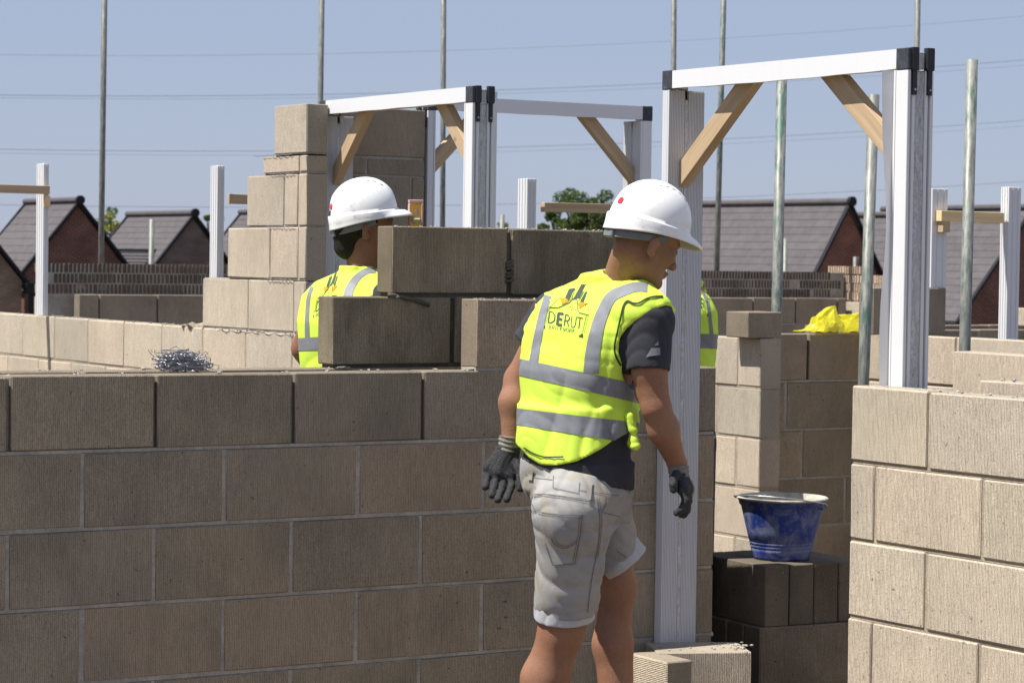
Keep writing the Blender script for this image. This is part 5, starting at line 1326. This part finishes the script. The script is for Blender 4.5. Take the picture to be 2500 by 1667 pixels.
for L, w in ((smooth_line([(318, 340), (350, 350), (400, 362), (480, 372)]), 3), (smooth_line([(366, 458), (430, 455), (520, 465), (690, 488), (740, 494)]), 3.2), (smooth_line([(370, 470), (430, 467), (520, 477), (690, 500)]), 2.6),
             (smooth_line([(640, 432), (760, 450), (872, 466)]), 3), (smooth_line([(742, 480), (758, 600), (752, 720), (735, 830), (705, 990), (686, 1150)]), 3.4), (smooth_line([(754, 480), (770, 600), (762, 720), (745, 830)]), 2.4),
             (smooth_line([(318, 420), (345, 480), (380, 560)]), 3), ([(486, 345), (482, 418), (632, 450), (640, 385)], 2.6), (smooth_line([(775, 562), (830, 575), (875, 588)]), 3.4), (smooth_line([(795, 480), (792, 520), (768, 562)]), 3), (smooth_line([(860, 790), (915, 830), (935, 865)]), 3)):
    pr.stroke(bm, zz6(L), w/2.0, .0018)
bm_obj('seam_stitching', bm, M['stitch'], sho)['kind'] = 'stuff'
for L in ([(700, 380), (690, 490)], [(356, 300), (350, 372)]):
    bm = bmesh.new(); pr.stroke(bm, zz6(L), 11, .0055, 4); bm_obj('belt_loop', bm, M['denim'], sho, smooth=True)
# vest
Ve = Field(P(1170, 1085, 6.5)+np.array([-.02, -.14, 0]), P(1580, 590, 7.0)+np.array([.0, .12, 0]), .0042)
Ve.add(loft_(rows, .021), .02).add(cap_(P(1396, 672, 6.78), shL+np.array([.002, 0, .002]), .062, .060), .03).add(cap_(P(1434, 676, 6.74), P(1486, 722, 6.60), .064, .068), .03).add(cap_(P(1400, 790, 6.66), P(1440, 720, 6.62), .06, .06), .04)
Ve.add(cap_(P(1250, 1000, 6.72), P(1420, 985, 6.66), .045, .035), .05)
lat = np.array([math.cos(R_(44)), -math.sin(R_(44)), 0.0])
Ve.add(loft_([r_ for r_ in rows if r_[0][2] < P(1330, 900, 6.7)[2]], .025), .03); Ve.warp(wrinkle(.0050, .6, 1.2, (.9, 0, .5))).warp(wrinkle(.0018, 1.7, 2.2, (.8, 0, .6)))
low = lambda x, y, z: wrinkle(.013, .75, 5.0, (.55, 0, .9))(x, y, z)*np.clip((P(1300, 900, 6.7)[2]-z)/.10, 0, 1)*np.clip((x-P(1290, 900, 6.7)[0])/.12, 0, 1)
Ve.warp(low)
ah = P(1486, 790, 6.62); Ve.add(cap_(ah-lat*.035, ah+lat*.3, .088, .125), .010, 's')
ah2 = ah+np.array([0, 0, -.055]); Ve.add(cap_(ah2-lat*.015, ah2+lat*.3, .070, .1), .010, 's')
al = P(1222, 796, 6.92); Ve.add(cap_(al+lat*.0, al-lat*.3, .075, .1), .010, 's')
Ve.add(cap_(P(1440, 650, 6.755), gl(-.02, 0, -.03), .064, .082), .006, 's')
Ve.add(cap_(P(1500, 690, 6.84), P(1470, 600, 6.84), .05, .07), .01, 's')
Ve.D = np.maximum(Ve.D, -(Ve.D+.0155)) if False else Ve.D
g = np.meshgrid(*Ve.ax, indexing='ij'); hx = P(1200, 1040, 6.7)[0]; pz = [P(x_, y_, 6.7) for x_, y_ in ((1150, 1005), (1195, 1030), (1215, 1050), (1242, 1064), (1275, 1062), (1325, 1050), (1378, 1022), (1420, 996), (1466, 975), (1540, 955))]
Ve.D = np.maximum(Ve.D, (np.interp(g[0], [p_[0] for p_ in pz], [p_[2] for p_ in pz])-g[2]).astype(np.float32))
vest = put('safety_vest', Ve.mesh('safety_vest', M['hivis']), person1)
band(vest, 'reflective_strip', M['reflect'], vest, [view_plane(f1, (1205, 826), (1455, 880), True), view_plane(f1, (1203, 864), (1452, 922), False)])
band(vest, 'reflective_strip', M['reflect'], vest, [view_plane(f1, (1195, 938), (1425, 966), True), view_plane(f1, (1193, 976), (1400, 1010), False)])
pr = Proj(f1, [vest])
bm = bmesh.new(); pr.stroke(bm, smooth_line([q8(p[0]+0, p[1]) for p in ((340, 30), (250, 105), (208, 230), (168, 380), (130, 560), (105, 700), (88, 800))]), 17, .0018, 4, 22); bm_obj('reflective_strip', bm, M['reflect'], vest, smooth=True)
bm = bmesh.new(); pr.stroke(bm, smooth_line([q8(*p) for p in ((1180, 85), (1060, 82), (930, 125), (840, 170), (775, 270), (715, 420), (680, 560), (652, 720), (640, 905))]), 22, .0018, 4, 38); bm_obj('reflective_strip', bm, M['reflect'], vest, smooth=True)
bm = bmesh.new(); pr.stroke(bm, smooth_line([q8(*p) for p in ((1325, 172), (1240, 176), (1170, 195), (1095, 236), (1040, 236), (988, 216), (950, 262), (925, 370), (893, 510), (866, 640), (876, 740), (935, 845), (985, 885))]), 4.5, .003, 3); bm_obj('piping', bm, M['piping'], vest)
bm = bmesh.new(); pr.stroke(bm, smooth_line([z6(*p) for p in ((312, 182), (360, 212), (430, 236), (545, 236))]), 3.5, .003, 3); bm_obj('piping', bm, M['piping'], vest)
logo(f1, vest, None, vest)
# gathered knot of vest at the side
Kn = Field(P(1440, 1045, 6.6)-np.array([.02, .08, 0]), P(1490, 930, 6.6)+np.array([.02, .08, 0]), .003)
Kn.add(cap_(P(1446, 955, 6.60), P(1454, 985, 6.60), .012, .012), .01).add(cap_(P(1454, 985, 6.6), P(1460, 1024, 6.6), .006, .013), .01).add(cap_(P(1452, 1000, 6.62), P(1452, 1020, 6.62), .008, .012), .01)
Kn.warp(wrinkle(.003, 3.2, 1.1, (.6, 0, 1))); put('tied_vest_corner', Kn.mesh('tied_vest_corner', M['hivis']), person1)
# gloves
z5 = lambda a, b, d: f1.P((1160+a/7.47)/K, (1050+b/7.47)/K, d)
kn = [z5(255, 680, 6.90), z5(395, 790, 6.895), z5(530, 830, 6.89), z5(660, 830, 6.885)]
fin = [([kn[0], z5(225, 860, 6.89), z5(185, 1040, 6.86)], .0098), ([kn[1], z5(365, 970, 6.875), z5(305, 1185, 6.84)], .0105), ([kn[2], z5(505, 1040, 6.87), z5(415, 1265, 6.83)], .0105), ([kn[3], z5(660, 1020, 6.865), z5(578, 1262, 6.83)], .0102),
       ([z5(700, 480, 6.89), z5(800, 700, 6.87), z5(825, 860, 6.86), z5(822, 1065, 6.85)], .0118)]
glove(f1, 'glove', person1, z5(620, 330, 6.90), kn, fin, .027, .016, (0, -1, 0), z5(640, 110, 6.90))
z7 = lambda a, b, d: f1.P((1560+a/7.47)/K, (1060+b/7.47)/K, d)
kn = [z7(800, 1000, 6.61), z7(835, 1000, 6.635), z7(865, 995, 6.66), z7(890, 985, 6.685)]
fin = [([kn[0], z7(850, 1200, 6.60), z7(790, 1370, 6.60), z7(690, 1430, 6.605)], .0108), ([kn[1], z7(880, 1220, 6.63), z7(840, 1400, 6.63), z7(770, 1465, 6.635)], .0105), ([kn[2], z7(900, 1210, 6.655), z7(870, 1380, 6.66), z7(815, 1470, 6.66)], .0105), ([kn[3], z7(905, 1170, 6.68), z7(890, 1310, 6.685), z7(850, 1400, 6.69)], .0095),
       ([z7(680, 720, 6.62), z7(640, 830, 6.60), z7(625, 920, 6.59), z7(630, 1010, 6.59)], .0112)]
glR = glove(f1, 'glove', person1, z7(740, 790, 6.65), kn, fin, .024, .0145, (-1, 0, 0), z7(715, 590, 6.655))
Gb = Field(z7(740, 1250, 6.6)-np.array([.01, .03, 0]), z7(1010, 780, 6.75)+np.array([.01, .03, .0]), .0028)
Gb.add(cap_(z7(860, 850, 6.67), z7(930, 1000, 6.69), .016, .013), .01).add(cap_(z7(930, 1000, 6.69), z7(935, 1230, 6.70), .010, .007), .01); put('glove_back', Gb.mesh('glove_back', M['glove_back']), glR)
helmet(person1, None, gl(-.004, 0, .034), Rm, tilt=-R_(6))
# cropped hair shell
Hs = Field(hc-.13, hc+.13, .004); Hs.add(ell_(hc+Rm.T@np.array([-.011, 0, .033]), Rm, (.0985, .0775, .085)), .01); Hs.clip(gl(.0, 0, -.012), -Rm[2]*.9-Rm[0]*.2); Hs.clip(gl(.055, 0, 0), Rm[0]); put('cropped_hair', Hs.mesh('cropped_hair', M['shaved']), person1)

# ------------------------------------------------------------------ workers behind the wall
def back_worker(cx, depth, rowspec, hcpx, hphi, hth, shoulders, label, skin, amap, straps, bands, armpx, hair=True, nk=None, armholes=True, htilt=-6.0):
    f = Fig(cx, depth, .035); Pq = f.P; rw = [(Pq(x, y, depth+dd), a, b, R_(ph)) for x, y, dd, a, b, ph in rowspec]
    zlow = rw[0][0]; Bd = Field(np.array([-.42, -.35, -.02]), np.array([.42, .35, f.P(cx, hcpx[1]-130, depth)[2]+.05]), .006)
    Bd.add(loft_(rw), .02); n0 = Pq(nk[0], nk[1], depth); sL, sR = [Pq(*q) for q in shoulders]
    Bd.add(cap_(n0-np.array([0, 0, .02]), sL, .044, .046), .03).add(cap_(n0-np.array([0, 0, .02]), sR, .044, .046), .03)
    for sh_, ch in ((sL, armpx[0]), (sR, armpx[1])):
        e_, w_ = [Pq(*q) for q in ch[:2]]; Bd.add(cap_(sh_, e_, .052, .042), .02).add(cap_(e_, w_, .043, .028), .02)
        fw_ = unit(w_-e_)
        Bd.add(cap_(w_, w_+fw_*.07, .026, .026), .012)
        for q in range(4): o_ = np.cross(fw_, [0, 0, 1])*(.022*(q-1.5)/1.5); Bd.add(cap_(w_+fw_*.06+o_, w_+fw_*.15+o_+np.array([0, 0, -.02]), .010, .008), .004)
    z0 = rw[0][0][2]
    for s in (-1, 1):
        ph = rw[0][3]; hp = rw[0][0]+np.array([math.cos(ph), -math.sin(ph), 0])*.09*s; kn_ = hp*np.array([1, 1, 0])+np.array([math.sin(ph)*.03, math.cos(ph)*.03, .50]); an = hp*np.array([1, 1, 0])+np.array([0, 0, .10])
        Bd.add(cap_(hp, kn_, .088, .058), .03).add(cap_(kn_, an, .056, .036), .03)
    c = Pq(hcpx[0], hcpx[1], depth); Rh = headframe(R_(hphi), R_(hth)); gg = head_prims(Bd, c, Rh, (n0+np.array([0, 0, .015]), .062))
    pe = put('person', Bd.mesh('person', skin), None, tuple(f.o), (0, 0, -YAW)); tag(pe, label, 'person', 'workers in yellow vests and white hard hats')
    for s in (-1, 1):
        ph = rw[0][3]; hp = rw[0][0]+np.array([math.cos(ph), -math.sin(ph), 0])*.09*s; boot(pe, hp*np.array([1, 1, 0])+np.array([0, 0, .11]), ph)
    tr = Field(np.array([-.3, -.3, .10]), np.array([.3, .3, z0+.16]), .008)
    for s in (-1, 1):
        ph = rw[0][3]; hp = rw[0][0]+np.array([math.cos(ph), -math.sin(ph), 0])*.09*s; kn_ = hp*np.array([1, 1, 0])+np.array([math.sin(ph)*.03, math.cos(ph)*.03, .50]); an = hp*np.array([1, 1, 0])+np.array([0, 0, .10])
        tr.add(cap_(hp, kn_, .105, .076), .03).add(cap_(kn_, an, .074, .060), .03)
    tr.add(loft_([r for r in rw if r[0][2] < z0+.2], .012), .02); tr.clip((0, 0, z0+.12), (0, 0, 1)); put('work_trousers', tr.mesh('work_trousers', M['tshirt']), pe)
    ts = Field(np.array([-.36, -.32, z0-.02]), np.array([.36, .32, n0[2]+.06]), .006); ts.add(loft_(rw, .007), .02).add(cap_(n0-np.array([0, 0, .03]), sL, .05, .054), .03).add(cap_(n0-np.array([0, 0, .03]), sR, .05, .054), .03)
    for sh_, ch in ((sL, armpx[0]), (sR, armpx[1])):
        e_ = Pq(*ch[0]); ts.add(cap_(sh_, sh_+(e_-sh_)*.5, .060, .056), .02)
    put('tshirt', ts.mesh('tshirt', M['tshirt']), pe)
    v_ = Field(np.array([-.34, -.32, z0-.02]), np.array([.34, .32, n0[2]+.12]), .005); v_.add(loft_(rw, .019), .02).add(cap_(n0-np.array([0, 0, .02]), sL, .055, .058), .03).add(cap_(n0-np.array([0, 0, .02]), sR, .055, .058), .03)
    la = np.array([math.cos(rw[-3][3]), -math.sin(rw[-3][3]), 0]); v_.warp(wrinkle(.004, .6, 3.0))
    for sh_, s in (((sL, -1), (sR, 1)) if armholes else ()): q = sh_+np.array([0, 0, -.05]); v_.add(cap_(q+la*s*.01, q+la*s*.3, .085, .11), .01, 's')
    v_.add(cap_(n0+np.array([.01, 0, .012]), c+np.array([0, 0, -.05]), .060, .08), .006, 's')
    ve = put('safety_vest', v_.mesh('safety_vest', M['hivis']), pe)
    for b_ in bands: band(ve, 'reflective_strip', M['reflect'], ve, [view_plane(f, *b_[0], True), view_plane(f, *b_[1], False)])
    pq = Proj(f, [ve])
    for L, w1, w2 in straps: bm = bmesh.new(); pq.stroke(bm, smooth_line(L), w1, .002, 4, w2); bm_obj('reflective_strip', bm, M['reflect'], ve, smooth=True)
    logo(f, ve, amap, ve)
    helmet(pe, None, gg(-.004, 0, .034), Rh, tilt=R_(htilt))
    if hair:
        Hs = Field(c-.14, c+.14, .005); Hs.add(ell_(c+Rh.T@np.array([-.012, 0, .028]), Rh, (.106, .0835, .096)), .01).add(cap_(c+Rh.T@np.array([-.055, 0, -.02]), c+Rh.T@np.array([-.060, 0, -.075]), .052, .046), .03)
        Hs.warp(wrinkle(.002, 6, 1.0)); Hs.clip(gg(.030, 0, 0), Rh[0]); Hs.clip(gg(-.02, 0, -.085), -Rh[2]+Rh[0]*1.0)
        for s in (-1, 1): Hs.add(ell_(gg(.02, s*.075, -.05), Rh, (.048, .03, .05)), .006, 's')
        put('hair', Hs.mesh('hair', M['hair']), pe)
    return f, pe
R8 = lambda a, b: (720+a/5.225, 620+b/5.225)
back_worker(800, 8.42, [(798, 1010, 0, .158, .115, 50), (800, 900, 0, .150, .112, 50), (800, 820, 0, .160, .118, 50), (800, 740, 0, .178, .122, 50), (806, 680, 0, .180, .112, 50), (814, 648, 0, .130, .088, 50), (832, 624, 0, .05, .055, 52)],
            (838, 512), 74, -2, [(738, 686, 8.56), (888, 690, 8.28)], 'dark-haired man at left behind the raised blocks, back turned, white hard hat, yellow vest', M['skin2'],
            lambda x, y: (795+.4975*(x-1377)-.098*(y-735), 706-.234*(x-1377)+.864*(y-735)),
            [([R8(*p) for p in ((395, 195), (300, 310), (215, 440), (175, 560), (160, 720), (155, 900), (158, 1065))], 7, 11), ([R8(*p) for p in ((1040, 215), (930, 215), (820, 280), (740, 370), (690, 470), (660, 620), (640, 800))], 12, 26)],
            [(((695, 776), (960, 760)), ((695, 805), (960, 793)))],
            [[(700, 800, 8.62), (745, 900, 8.72), (0, 0, 1)], [(905, 800, 8.25), (950, 850, 8.35), (0, 0, 1)]], nk=(840, 632))
back_worker(1556, 9.20, [(1548, 1010, 0, .150, .110, 62), (1548, 900, 0, .140, .108, 62), (1550, 820, 0, .142, .112, 62), (1552, 760, 0, .150, .115, 62), (1553, 715, 0, .148, .105, 62), (1553, 682, 0, .12, .085, 62), (1556, 655, 0, .075, .07, 62)],
            (1543, 600), 10, 28, [(1516, 722, 9.30), (1600, 724, 9.12)], 'worker mostly hidden behind the big frame jamb, only slivers of yellow vest showing', M['skin2'],
            lambda x, y: (1726+(x-1413)*.30, 745+(y-787)*.75),
            [([(x*K, y*K) for x, y in ((1612, 668), (1626, 700), (1634, 760), (1636, 800))], 7, 9)], [(((1500, 762), (1650, 768)), ((1500, 795), (1650, 801)))],
            [[(1505, 820, 9.4), (1560, 880, 9.5), (0, 0, 1)], [(1585, 830, 9.28), (1560, 900, 9.45), (0, 0, 1)]], nk=(1553, 672), armholes=False)
